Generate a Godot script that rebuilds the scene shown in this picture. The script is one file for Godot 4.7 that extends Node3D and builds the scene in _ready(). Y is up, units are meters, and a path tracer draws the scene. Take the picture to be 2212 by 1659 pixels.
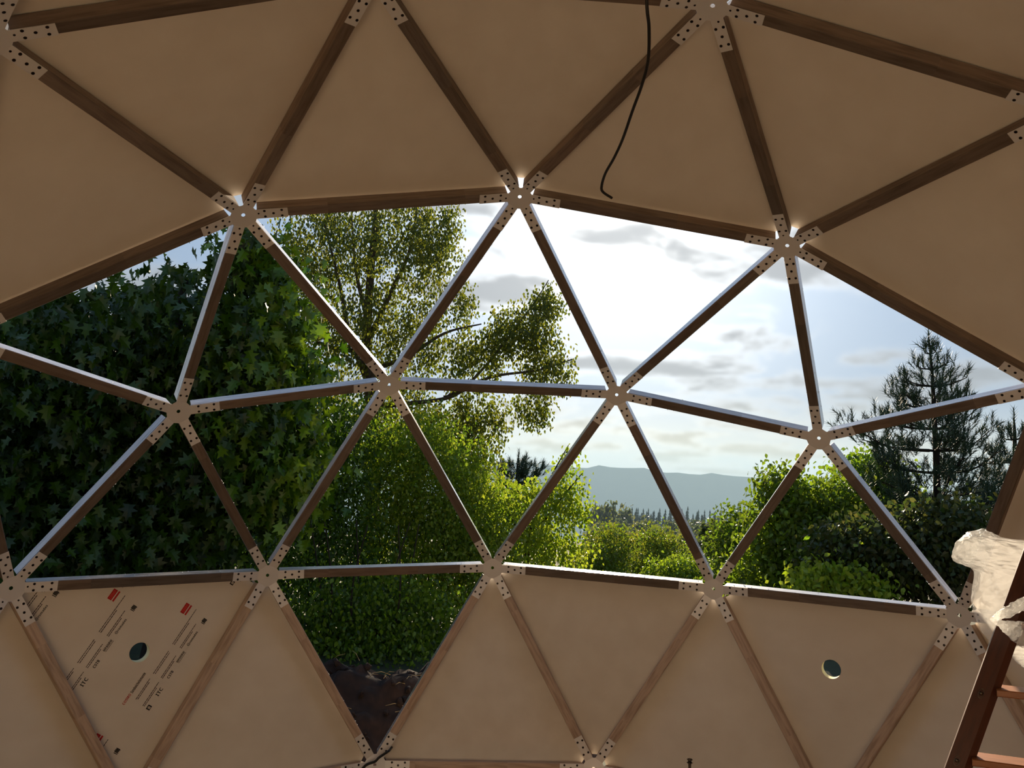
extends Node3D
# Inside a timber geodesic dome under construction, looking out through its open triangles.

const IMG_W := 2212.0
const IMG_H := 1659.0
const FOCAL := 1895.1066          # in pixels of that frame
const RI := 3.0                   # radius of the strut joints, inner side
const LIFT := 0.60                # height of the dome's centre above the floor
const SW := 0.048                 # strut width
const SD := 0.056                 # strut depth
const CAM_AT := Vector3(-0.26033, 1.12652 + LIFT, 2.13128)
const SUN_DIR := Vector3(0.1800, 0.2900, -0.9390)   # towards the sun

var cam: Camera3D
var rng := RandomNumberGenerator.new()
var M := {}
var used := {}
var alt_cols := []        # brighter palette painting sunlight onto a crown's edge, and the bearing where it begins
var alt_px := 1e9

# ------------------------------------------------------------------ helpers
func numbered(called: String) -> String:
	if not used.has(called):
		used[called] = 0
		return called
	used[called] += 1
	return "%s_%03d" % [called, used[called]]

func tag(o: Node, label: String, category := "", group := "", kind := "") -> void:
	if label: o.set_meta("label", label)
	if category: o.set_meta("category", category)
	if group: o.set_meta("group", group)
	if kind: o.set_meta("kind", kind)

func thing(called: String, at_: Vector3, label: String, category: String, group := "", kind := "") -> Node3D:
	var o := Node3D.new()
	o.name = numbered(called)
	o.position = at_
	add_child(o, true)
	tag(o, label, category, group, kind)
	return o

func at(px: float, py: float, depth: float) -> Vector3:
	# the point that stands DEPTH metres in front of the lens on the line through that pixel
	var v := Vector3((px - IMG_W / 2) / FOCAL, -(py - IMG_H / 2) / FOCAL, -1.0) * depth
	return cam.transform * v

class MB:
	# collects triangles for one ArrayMesh surface
	var v := PackedVector3Array()
	var n := PackedVector3Array()
	var uv := PackedVector2Array()
	var c := PackedColorArray()
	var ix := PackedInt32Array()
	var col := Color.WHITE
	func vert(p: Vector3, nn: Vector3, t := Vector2.ZERO) -> int:
		v.append(p); n.append(nn); uv.append(t); c.append(col)
		return v.size() - 1
	func tri(a: int, b: int, d: int) -> void:
		# clockwise seen from the side its normals point to
		var f := (v[b] - v[a]).cross(v[d] - v[a])
		if f.dot(n[a] + n[b] + n[d]) > 0.0:
			ix.append(a); ix.append(d); ix.append(b)
		else:
			ix.append(a); ix.append(b); ix.append(d)
	func quad(a: Vector3, b: Vector3, d: Vector3, e: Vector3, nn: Vector3, ta := Vector2.ZERO, tb := Vector2.RIGHT, td := Vector2.ONE, te := Vector2.DOWN) -> void:
		var i := vert(a, nn, ta)
		vert(b, nn, tb); vert(d, nn, td); vert(e, nn, te)
		tri(i, i + 1, i + 2); tri(i, i + 2, i + 3)
	func face(pts: Array, nn: Vector3) -> void:
		var i := v.size()
		for p in pts: vert(p, nn)
		for k in range(1, pts.size() - 1): tri(i, i + k, i + k + 1)
	func box(b: Basis, o: Vector3, h: Vector3) -> void:
		# o centre, h half sizes along the basis
		for ax in 3:
			for s in [-1.0, 1.0]:
				var nn: Vector3 = b[ax] * s
				var p: Vector3 = b[(ax + 1) % 3] * h[(ax + 1) % 3]
				var q: Vector3 = b[(ax + 2) % 3] * h[(ax + 2) % 3]
				var m: Vector3 = o + nn * h[ax]
				quad(m - p - q, m + p - q, m + p + q, m - p + q, nn)
	func tube(pts: Array, rad: Array, sides := 6, caps := true) -> void:
		var cnt := pts.size()
		if cnt < 2: return
		var ref := Vector3.UP
		var first := v.size()
		var run := 0.0
		for i in cnt:
			var d: Vector3 = (pts[mini(i + 1, cnt - 1)] - pts[maxi(i - 1, 0)])
			d = d.normalized() if d.length() > 1e-6 else Vector3.UP
			if absf(d.dot(ref)) > 0.95: ref = Vector3.RIGHT if absf(d.x) < 0.8 else Vector3.BACK
			var x := d.cross(ref).normalized()
			var y := d.cross(x)
			ref = -x.cross(d).normalized() if i == 0 else ref
			if i > 0: run += pts[i].distance_to(pts[i - 1])
			for k in sides:
				var a := TAU * k / sides
				var o := x * cos(a) + y * sin(a)
				vert(pts[i] + o * rad[i], o, Vector2(float(k) / sides, run))
		for i in cnt - 1:
			for k in sides:
				var a := first + i * sides + k
				var b := first + i * sides + (k + 1) % sides
				tri(a, b, b + sides); tri(a, b + sides, a + sides)
		if caps:
			for e in [0, cnt - 1]:
				var d2: Vector3 = (pts[0] - pts[1]).normalized() if e == 0 else (pts[cnt - 1] - pts[cnt - 2]).normalized()
				var ring := []
				for k in sides: ring.append(v[first + e * sides + k])
				face(ring, d2)
	func mesh(into: ArrayMesh = null) -> ArrayMesh:
		var m := into if into else ArrayMesh.new()
		if v.size() == 0: return m
		var a := []
		a.resize(Mesh.ARRAY_MAX)
		a[Mesh.ARRAY_VERTEX] = v; a[Mesh.ARRAY_NORMAL] = n; a[Mesh.ARRAY_TEX_UV] = uv; a[Mesh.ARRAY_COLOR] = c; a[Mesh.ARRAY_INDEX] = ix
		m.add_surface_from_arrays(Mesh.PRIMITIVE_TRIANGLES, a)
		return m

func put(called: String, mesh: Mesh, mat: Material, parent: Node = null, top_numbered := false) -> MeshInstance3D:
	var o := MeshInstance3D.new()
	o.mesh = mesh
	if mat: o.material_override = mat
	if parent == null:
		o.name = numbered(called)
		add_child(o, true)
	else:
		o.name = part_name(parent, called)
		parent.add_child(o, true)
	return o

func part_name(parent: Node, called: String) -> String:
	var key := "count_of_" + called
	var k: int = parent.get_meta(key, 0)
	parent.set_meta(key, k + 1)
	return called if k == 0 else "%s_%03d" % [called, k]

func lin(r: float, g: float, b: float) -> Color:
	return Color(r, g, b).linear_to_srgb()

func noise_tex(freq: float, ramp: Array, w := 512, h := 512, sd := 1, kind := FastNoiseLite.TYPE_SIMPLEX_SMOOTH, oct := 4) -> NoiseTexture2D:
	var nz := FastNoiseLite.new()
	nz.noise_type = kind
	nz.seed = sd
	nz.frequency = freq
	nz.fractal_octaves = oct
	var t := NoiseTexture2D.new()
	t.width = w; t.height = h; t.seamless = true
	t.noise = nz
	if ramp.size():
		var g := Gradient.new()
		g.offsets = PackedFloat32Array(ramp.map(func(e): return e[0]))
		g.colors = PackedColorArray(ramp.map(func(e): return e[1]))
		t.color_ramp = g
	return t

func mat(albedo: Color, rough := 0.8, metal := 0.0) -> StandardMaterial3D:
	var m := StandardMaterial3D.new()
	m.albedo_color = albedo
	m.roughness = rough
	m.metallic = metal
	return m

# ------------------------------------------------------------------ camera, sky, sun
func setup_view() -> void:
	cam = Camera3D.new()
	cam.name = "camera"
	cam.fov = rad_to_deg(2.0 * atan(IMG_H / 2 / FOCAL))
	cam.near = 0.05
	cam.far = 9000.0
	cam.transform = Transform3D(Basis(Vector3.UP, -0.06518218) * Basis(Vector3.RIGHT, 0.09666267) * Basis(Vector3.BACK, 0.03848718), CAM_AT)
	add_child(cam)
	cam.current = true
	var we := WorldEnvironment.new()
	we.name = "world_environment"
	var e := Environment.new()
	e.background_mode = Environment.BG_SKY
	e.tonemap_mode = Environment.TONE_MAPPER_LINEAR
	e.tonemap_exposure = 1.0
	e.sdfgi_enabled = true
	e.volumetric_fog_enabled = true
	e.volumetric_fog_density = 0.0
	e.ssao_enabled = true
	e.ssil_enabled = true
	var sky := Sky.new()
	sky.sky_material = make_sky()
	e.sky = sky
	we.environment = e
	add_child(we)
	var sun := DirectionalLight3D.new()
	sun.name = "sun"
	sun.light_color = Color(1.0, 0.91, 0.78)
	sun.light_energy = 4.5
	sun.light_angular_distance = 0.6
	sun.shadow_enabled = true
	sun.sky_mode = DirectionalLight3D.SKY_MODE_LIGHT_ONLY
	sun.look_at_from_position(SUN_DIR * 100.0, Vector3.ZERO)
	add_child(sun)

func make_sky() -> Material:
	var w := 2048
	var h := 1024
	var nz := FastNoiseLite.new()
	nz.seed = 11; nz.frequency = 1.0; nz.fractal_octaves = 6; nz.fractal_gain = 0.55
	nz.noise_type = FastNoiseLite.TYPE_SIMPLEX_SMOOTH
	var wz := FastNoiseLite.new()
	wz.seed = 5; wz.frequency = 1.0; wz.fractal_octaves = 3
	var data := PackedFloat32Array()
	data.resize(w * h * 4)
	var sd := SUN_DIR.normalized()
	for j in h:
		var elev := (0.5 - (j + 0.5) / h) * PI
		var y := sin(elev)
		var cy := cos(elev)
		if y < -0.03:
			var o0 := j * w * 4
			for i in w:
				data[o0] = 0.30; data[o0 + 1] = 0.33; data[o0 + 2] = 0.33; data[o0 + 3] = 1.0
				o0 += 4
			continue
		var o := j * w * 4
		var yy := maxf(y, 0.0)
		for i in w:
			var az := ((i + 0.5) / w) * TAU
			# column 0 looks towards -z, and on to the right
			var dx := sin(az) * cy
			var dz := -cos(az) * cy
			var cs := dx * sd.x + y * sd.y + dz * sd.z
			var ang := acos(clampf(cs, -1.0, 1.0))
			var r := lerpf(0.60, 0.22, pow(yy, 0.45))
			var g := lerpf(0.68, 0.46, pow(yy, 0.45))
			var b := lerpf(0.76, 0.86, pow(yy, 0.45))
			var k := 1.0 / (yy + 0.16)
			var px := dx * k * 1.1
			var pz := dz * k * 1.1
			var wv := wz.get_noise_2d(px * 0.8 + 7.0, pz * 0.8) * 0.5
			var cl := nz.get_noise_3d(px * 0.9 + wv, pz * 1.3, y * 2.0 + wv)
			var cover := smoothstep(-0.12, 0.34, cl) * lerpf(0.55, 1.0, exp(-ang * ang / 0.7))
			var thick := smoothstep(0.02, 0.38, cl)
			var near := exp(-ang * ang / 0.050)
			var wide := exp(-ang / 0.50)
			# bright thin cloud, greyer where thick
			var cr := lerpf(0.66, 0.44, thick) + near * lerpf(1.1, 0.10, thick)
			var cg := lerpf(0.69, 0.455, thick) + near * lerpf(1.07, 0.10, thick)
			var cb := lerpf(0.73, 0.48, thick) + near * lerpf(1.0, 0.10, thick)
			r = lerpf(r, cr, cover * 0.85); g = lerpf(g, cg, cover * 0.85); b = lerpf(b, cb, cover * 0.85)
			r += near * 0.98 * (1.0 - thick * 0.85) + wide * 0.14
			g += near * 0.96 * (1.0 - thick * 0.85) + wide * 0.13
			b += near * 0.88 * (1.0 - thick * 0.85) + wide * 0.10
			# cream band low down under the sun
			var band := exp(-pow((y - 0.035) / 0.035, 2.0)) * exp(-ang * ang / 0.30)
			r += band * 0.40; g += band * 0.30; b += band * 0.08
			var away := lerpf(0.56, 0.90, exp(-ang / 0.8))
			r *= away; g *= away; b *= away
			data[o] = r; data[o + 1] = g; data[o + 2] = b; data[o + 3] = 1.0
			o += 4
	var im := Image.create_from_data(w, h, false, Image.FORMAT_RGBAF, data.to_byte_array())
	var m := PanoramaSkyMaterial.new()
	m.panorama = ImageTexture.create_from_image(im)
	return m

# ------------------------------------------------------------------ materials
func make_materials() -> void:
	var grain := noise_tex(0.012, [[0.0, Color(0.70, 0.63, 0.57)], [0.45, Color(0.84, 0.78, 0.72)], [0.7, Color(0.90, 0.84, 0.78)], [1.0, Color(0.77, 0.70, 0.63)]], 512, 512, 3)
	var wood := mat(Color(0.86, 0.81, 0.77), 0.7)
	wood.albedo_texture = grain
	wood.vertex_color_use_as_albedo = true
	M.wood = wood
	var beads := noise_tex(0.06, [], 512, 512, 9, FastNoiseLite.TYPE_CELLULAR, 1)
	var wet: StandardMaterial3D = wood.duplicate()
	wet.albedo_color = Color(0.93, 0.96, 1.0)  # pale bluish base colour stands in for the sky's reflection on wet wood
	wet.metallic = 0.22
	wet.roughness = 0.25
	wet.clearcoat_enabled = true
	wet.clearcoat = 1.0
	wet.clearcoat_roughness = 0.12
	wet.heightmap_enabled = true
	wet.heightmap_texture = beads
	wet.heightmap_scale = 0.07
	wet.metallic_specular = 0.85
	M.wet = wet
	var foam := mat(Color(0.90, 0.87, 0.82), 0.62)
	foam.albedo_texture = noise_tex(0.02, [[0.0, Color(0.95, 0.94, 0.93)], [1.0, Color(1, 1, 1)]], 256, 256, 21)
	foam.uv1_triplanar = true
	M.panel = foam
	M.foam_edge = mat(Color(0.90, 0.87, 0.70), 0.9)
	M.steel = mat(Color(0.88, 0.87, 0.86), 0.5, 0.25)
	M.screw = mat(Color(0.13, 0.10, 0.08), 0.4, 0.6)
	var osb := mat(Color(0.48, 0.33, 0.18), 0.8)
	osb.albedo_texture = noise_tex(0.05, [[0.0, Color(0.75, 0.66, 0.55)], [1.0, Color(1, 0.97, 0.9)]], 256, 256, 22)
	osb.uv1_triplanar = true
	M.floor = osb
	M.print_black = mat(Color(0.07, 0.06, 0.06), 0.6)
	M.print_fine = mat(Color(0.22, 0.18, 0.15), 0.6)
	M.print_red = mat(Color(0.72, 0.05, 0.05), 0.6)
	M.print_pale = mat(Color(0.86, 0.30, 0.26), 0.6)
	var wa := mat(Color(1, 1, 1, 0.0), 0.0)
	wa.refraction_enabled = true
	wa.refraction_scale = 0.033
	M.water = wa
	M.spruce = mat(Color(1, 1, 1), 0.9)
	M.spruce.vertex_color_use_as_albedo = true
	M.cable = mat(Color(0.10, 0.10, 0.10), 0.5)
	M.bolt = mat(Color(0.42, 0.38, 0.34), 0.32, 0.9)
	var stain := mat(Color(0.34, 0.18, 0.115), 0.45)
	stain.albedo_texture = grain
	M.stain = stain
	var tread: StandardMaterial3D = stain.duplicate()
	tread.albedo_color = Color(0.66, 0.44, 0.27)
	tread.roughness = 0.4
	M.tread = tread
	var pl := mat(Color(0.94, 0.95, 0.96, 0.24), 0.28)
	pl.transparency = BaseMaterial3D.TRANSPARENCY_ALPHA
	pl.backlight_enabled = true
	pl.backlight = Color(0.95, 0.95, 0.94)
	M.plastic = pl

# ------------------------------------------------------------------ the dome
var hubs := []            # unit vectors
var tris := []            # triples of hub numbers
var edges := {}           # "a-b" -> [a, b, [tri, tri]]
var open_tri := {}
var names := {}

func sph(lat: float, az: float) -> Vector3:
	return Vector3(cos(lat) * sin(az), sin(lat), -cos(lat) * cos(az))

func hub_of(p: Vector3) -> int:
	for i in hubs.size():
		if hubs[i].distance_squared_to(p) < 1e-6: return i
	hubs.append(p)
	return hubs.size() - 1

func bary(a: Vector3, b: Vector3, c: Vector3, i: int, j: int, k: int) -> Vector3:
	return ((a * i + b * j + c * k) / 3.0).normalized()

func lay_out_dome() -> void:
	var la := atan(0.5)
	var ico := [Vector3.UP, Vector3.DOWN]
	for k in 5: ico.append(sph(la, deg_to_rad(36.0 + 72.0 * k)))
	for k in 5: ico.append(sph(-la, deg_to_rad(72.0 * k)))
	for a in 12:
		for b in range(a + 1, 12):
			for c in range(b + 1, 12):
				if ico[a].distance_to(ico[b]) < 1.1 and ico[b].distance_to(ico[c]) < 1.1 and ico[a].distance_to(ico[c]) < 1.1:
					for i in 3:
						for j in 3 - i:
							var k := 2 - i - j
							add_tri(bary(ico[a], ico[b], ico[c], i + 1, j, k), bary(ico[a], ico[b], ico[c], i, j + 1, k), bary(ico[a], ico[b], ico[c], i, j, k + 1))
							if k > 0:
								add_tri(bary(ico[a], ico[b], ico[c], i + 1, j + 1, k - 1), bary(ico[a], ico[b], ico[c], i, j + 1, k), bary(ico[a], ico[b], ico[c], i + 1, j, k))
	var d := sph(la, deg_to_rad(-36)); var g := sph(la, deg_to_rad(36)); var w := sph(-la, 0)
	var dl := sph(la, deg_to_rad(-108)); var gr := sph(la, deg_to_rad(108))
	var wl := sph(-la, deg_to_rad(-72)); var wr := sph(-la, deg_to_rad(72))
	var z := Vector3.UP
	names = {"D": d, "G": g, "Z": z, "E": bary(d, g, z, 2, 1, 0), "F": bary(d, g, z, 1, 2, 0), "A": bary(d, g, z, 2, 0, 1), "B": bary(d, g, z, 1, 1, 1), "C": bary(d, g, z, 0, 2, 1),
		"P": bary(d, g, z, 1, 0, 2), "Q": bary(d, g, z, 0, 1, 2), "I": bary(d, g, w, 2, 0, 1), "J": bary(d, g, w, 1, 1, 1), "K": bary(d, g, w, 0, 2, 1), "M": bary(d, g, w, 1, 0, 2), "N": bary(d, g, w, 0, 1, 2),
		"H": bary(d, wl, w, 2, 1, 0), "L": bary(g, wr, w, 2, 1, 0), "T": bary(d, dl, z, 1, 1, 1), "R": bary(g, gr, z, 1, 1, 1), "S": bary(g, gr, z, 2, 1, 0), "U": bary(d, dl, z, 2, 1, 0), "O": bary(d, w, wl, 1, 1, 1), "X": bary(g, w, wr, 1, 1, 1)}
	for k in names.keys(): names[k] = hub_of(names[k])
	for s in ["ADU", "AED", "ABE", "BFE", "BCF", "CGF", "CSG", "DUH", "DHI", "DIE", "EIJ", "EJF", "FJK", "FKG", "GKL", "GLS", "IJM"]:
		open_tri[tri_key(names[s[0]], names[s[1]], names[s[2]])] = true
	for t in tris.size():
		for e in 3:
			var a: int = mini(tris[t][e], tris[t][(e + 1) % 3])
			var b: int = maxi(tris[t][e], tris[t][(e + 1) % 3])
			var key := "%d-%d" % [a, b]
			if not edges.has(key): edges[key] = [a, b, []]
			edges[key][2].append(t)

func tri_key(a: int, b: int, c: int) -> String:
	var s := [a, b, c]
	s.sort()
	return "%d-%d-%d" % s

func add_tri(a: Vector3, b: Vector3, c: Vector3) -> void:
	if minf(a.y, minf(b.y, c.y)) < -0.25: return
	tris.append([hub_of(a), hub_of(b), hub_of(c)])

func dome(p: Vector3) -> Vector3:
	return p + Vector3(0, LIFT, 0)

func is_open(t: int) -> bool:
	return open_tri.has(tri_key(tris[t][0], tris[t][1], tris[t][2]))

func build_frame() -> void:
	var fr := thing("dome_frame", Vector3.ZERO, "pale timber geodesic dome frame of slim struts joined by perforated steel star plates", "dome frame")
	for key in edges.keys():
		var e = edges[key]
		strut(fr, e[0], e[1], e[2])
	for h in hubs.size():
		if hubs[h].z < 0.45: hub_plate(fr, h)

func strut(fr: Node3D, ia: int, ib: int, ts: Array) -> void:
	var a: Vector3 = hubs[ia] * RI
	var b: Vector3 = hubs[ib] * RI
	var u := (b - a).normalized()
	var nn := (a + b).normalized()
	var t := u.cross(nn).normalized()
	var ln := a.distance_to(b)
	var s0 := 0.060
	var s1 := ln - 0.060
	# which sides are open to the weather
	var wet := [false, false]      # -t side, +t side
	for k in ts:
		if not is_open(k): continue
		var cen: Vector3 = (hubs[tris[k][0]] + hubs[tris[k][1]] + hubs[tris[k][2]]) / 3.0
		var side := 1 if (cen - nn * cen.length()).dot(t) > 0 else 0
		var outward := t if side == 1 else -t
		if outward.y > -0.25: wet[side] = true
	var dry := MB.new()
	var wt := MB.new()
	var shade_tone := rng.randf_range(1.1, 1.35) if nn.y < 0.15 else rng.randf_range(0.34, 0.50)   # light painted into the wood: upper struts backlit dark, lower ones lit
	var cuts := [s0]
	var x := s0 + rng.randf_range(0.15, 0.5)
	while x < s1 - 0.15:
		cuts.append(x)
		x += rng.randf_range(0.3, 0.7)
	cuts.append(s1)
	var ch := 0.003
	var hw := SW / 2
	# profile corners (across, out), going round
	var pr := [Vector2(-hw + ch, 0), Vector2(hw - ch, 0), Vector2(hw, ch), Vector2(hw, SD - ch), Vector2(hw - ch, SD), Vector2(-hw + ch, SD), Vector2(-hw, SD - ch), Vector2(-hw, ch)]
	for c in cuts.size() - 1:
		var tone := rng.randf_range(0.80, 1.06) * (shade_tone if (cuts.size() > 2 and c % 2 == 0) else shade_tone * 0.95)
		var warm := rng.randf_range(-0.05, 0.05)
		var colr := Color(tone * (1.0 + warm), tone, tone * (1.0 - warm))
		dry.col = colr; wt.col = Color(tone / shade_tone, tone / shade_tone, tone / shade_tone)
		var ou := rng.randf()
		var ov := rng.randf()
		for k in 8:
			if shade_tone < 0.8:      # shade painted into the inner faces, light into the sides
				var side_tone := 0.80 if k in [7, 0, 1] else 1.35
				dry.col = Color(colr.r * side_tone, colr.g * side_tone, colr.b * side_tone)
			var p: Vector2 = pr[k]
			var q: Vector2 = pr[(k + 1) % 8]
			var dq := (q - p).normalized()
			var nrm := (t * dq.y - nn * dq.x).normalized()
			if (k == 2 and wet[1]) or (k == 6 and wet[0]):
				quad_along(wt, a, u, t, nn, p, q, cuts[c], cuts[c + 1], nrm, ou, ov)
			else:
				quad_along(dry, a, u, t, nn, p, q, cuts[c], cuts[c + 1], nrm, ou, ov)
	for e in 2:
		var pts := []
		for p in pr: pts.append(dome(a + u * (s0 if e == 0 else s1) + t * p.x + nn * p.y))
		dry.face(pts, -u if e == 0 else u)
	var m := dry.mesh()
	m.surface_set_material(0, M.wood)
	if wt.v.size():
		wt.mesh(m)
		m.surface_set_material(1, M.wet)
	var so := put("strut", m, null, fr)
	if (wet[0] or wet[1]) and (a.z < 0.0 or b.z < 0.0):
		var db := MB.new()
		for k in 26:
			var side := 1.0 if wet[1] else -1.0
			var low := k % 2 == 0
			var x2 := lerpf(s0, s1, rng.randf())
			var across := (-side if low else side) * (hw if low else hw * 1.02)
			var r2 := rng.randf_range(0.0016, 0.0034)
			drop(db, dome(a + u * x2 + t * across + nn * (rng.randf_range(0.0, 0.004) if low else rng.randf_range(0.004, SD - 0.004))), r2)
		var dr := put("water_drops", db.mesh(), M.water, so)
		tag(dr, "", "", "", "stuff")

func drop(mb: MB, o: Vector3, r: float) -> void:
	var d := [Vector3.UP, Vector3.RIGHT, Vector3.BACK, Vector3.LEFT, Vector3.FORWARD, Vector3.DOWN]
	for f in [[0, 1, 2], [0, 2, 3], [0, 3, 4], [0, 4, 1], [5, 1, 2], [5, 2, 3], [5, 3, 4], [5, 4, 1]]:
		var m := [(d[f[0]] + d[f[1]]).normalized(), (d[f[1]] + d[f[2]]).normalized(), (d[f[2]] + d[f[0]]).normalized()]
		for g in [[d[f[0]], m[0], m[2]], [m[0], d[f[1]], m[1]], [m[2], m[1], d[f[2]]], [m[0], m[1], m[2]]]:
			var i := mb.v.size()
			for p in g: mb.vert(o + p * r, p)
			mb.tri(i, i + 1, i + 2)

func quad_along(mb: MB, a: Vector3, u: Vector3, t: Vector3, nn: Vector3, p: Vector2, q: Vector2, x0: float, x1: float, nrm: Vector3, ou: float, ov: float) -> void:
	var P := dome(a + t * p.x + nn * p.y)
	var Q := dome(a + t * q.x + nn * q.y)
	var w := p.distance_to(q) / 0.16
	mb.quad(P + u * x0, P + u * x1, Q + u * x1, Q + u * x0, nrm, Vector2(x0 / 1.6 + ou, ov), Vector2(x1 / 1.6 + ou, ov), Vector2(x1 / 1.6 + ou, ov + w), Vector2(x0 / 1.6 + ou, ov + w))

func hub_plate(fr: Node3D, h: int) -> void:
	var c: Vector3 = hubs[h] * RI
	var inw: Vector3 = -hubs[h]
	var arms := []
	for key in edges.keys():
		var e = edges[key]
		if e[0] == h or e[1] == h:
			var o: Vector3 = hubs[e[1] if e[0] == h else e[0]] * RI
			arms.append([(o - c).normalized(), ((o + c) * 0.5).normalized()])
	if arms.size() < 3: return
	var ex: Vector3 = (arms[0][0] - inw * arms[0][0].dot(inw)).normalized()
	var ey := inw.cross(ex)
	for a in arms: a.append(atan2(a[0].dot(ey), a[0].dot(ex)))
	arms.sort_custom(func(p, q): return p[2] < q[2])
	var six: bool = arms.size() == 6 and (hubs[h].y > 0.55 or hubs[h].y < 0.0 or absf(hubs[h].x) > 0.65)
	var mb := MB.new()
	var hw := SW / 2 - 0.0005
	var rd := 0.060
	var al := sqrt(rd * rd - hw * hw)
	var le := 0.190
	var lo := 0.0008
	var hi := 0.0036
	var rim := []
	var sc := MB.new()
	for a in arms:
		var u: Vector3 = a[0]
		var nn: Vector3 = -a[1]                      # inward normal of that strut's face
		var t := nn.cross(u).normalized()
		var P := []
		for s in [[al, hw], [le, hw], [le, -hw], [al, -hw]]:
			P.append(dome(c + u * s[0] + t * s[1]))
		# arm: face, ends and edges
		mb.quad(P[0] + nn * hi, P[1] + nn * hi, P[2] + nn * hi, P[3] + nn * hi, nn)
		mb.quad(P[0] + nn * lo, P[1] + nn * lo, P[2] + nn * lo, P[3] + nn * lo, -nn)
		mb.quad(P[0] + nn * lo, P[1] + nn * lo, P[1] + nn * hi, P[0] + nn * hi, t)
		mb.quad(P[3] + nn * lo, P[2] + nn * lo, P[2] + nn * hi, P[3] + nn * hi, -t)
		mb.quad(P[1] + nn * lo, P[2] + nn * lo, P[2] + nn * hi, P[1] + nn * hi, u)
		rim.append(P[3] + nn * hi); rim.append(P[0] + nn * hi)
		var spots := [[0.092, 0.0145], [0.092, -0.0145], [0.128, 0.0], [0.164, 0.0145], [0.164, -0.0145]]
		if six: spots.append([0.066, 0.003])
		for s in spots:
			var o := dome(c + u * (s[0] + rng.randf_range(-0.001, 0.001)) + t * s[1] + nn * hi)
			screw(sc, o, nn, u, 0.0062 if s[0] > 0.07 else 0.0045)
	# the disc in the middle, with its hole
	var cc := dome(c) + inw * hi * 0.6
	var i0 := mb.v.size()
	var nr := rim.size()
	for k in nr:
		mb.vert(rim[k], inw)
	for k in nr:
		var d: Vector3 = rim[k] - cc
		d = (d - inw * d.dot(inw)).normalized()
		mb.vert(cc + d * 0.009, inw)
	for k in nr:
		var k2 := (k + 1) % nr
		mb.tri(i0 + k, i0 + k2, i0 + nr + k2)
		mb.tri(i0 + k, i0 + nr + k2, i0 + nr + k)
	var pl := put("hub_plate", mb.mesh(), M.steel, fr)
	if sc.v.size():
		var so := put("screws", sc.mesh(), M.screw, pl)
		tag(so, "", "", "", "stuff")

func screw(mb: MB, o: Vector3, nn: Vector3, u: Vector3, r: float) -> void:
	var t := nn.cross(u)
	var top := []
	for k in 8:
		var d := u * cos(TAU * k / 8) + t * sin(TAU * k / 8)
		top.append(o + d * r * 0.75 + nn * 0.0012)
	mb.face(top, nn)
	for k in 8:
		var d := u * cos(TAU * k / 8) + t * sin(TAU * k / 8)
		var e := u * cos(TAU * (k + 1) / 8) + t * sin(TAU * (k + 1) / 8)
		mb.quad(o + d * r, o + e * r, top[(k + 1) % 8], top[k], (d + e + nn).normalized())

# ------------------------------------------------------------------ panels
var ro := 3.066
func build_panels() -> void:
	var shells := {}
	for side in [["ceiling", "upper panels of the dome, plain beige boards above the openings"], ["wall_front", "lower beige panels of the dome below the open triangles"], ["wall_left", "beige panels on the left side of the dome"], ["wall_right", "beige panels on the right side of the dome"], ["wall_back", "beige panels closing the dome behind the viewer"]]:
		shells[side[0]] = thing(side[0], Vector3.ZERO, side[1], "", "", "structure")
	for t in tris.size():
		if is_open(t): continue
		var v := []
		for k in 3: v.append(hubs[tris[t][k]])
		var cen: Vector3 = (v[0] + v[1] + v[2]) / 3.0
		var side := "ceiling"
		if cen.y < 0.62:
			if cen.z < -0.55: side = "wall_front"
			elif cen.z > 0.45: side = "wall_back"
			else: side = "wall_left" if cen.x < 0 else "wall_right"
		var hole := tri_key(tris[t][0], tris[t][1], tris[t][2]) in [tri_key(names.H, names.I, names.O), tri_key(names.K, names.X, names.L)]
		panel(shells[side], v, hole)

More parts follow.
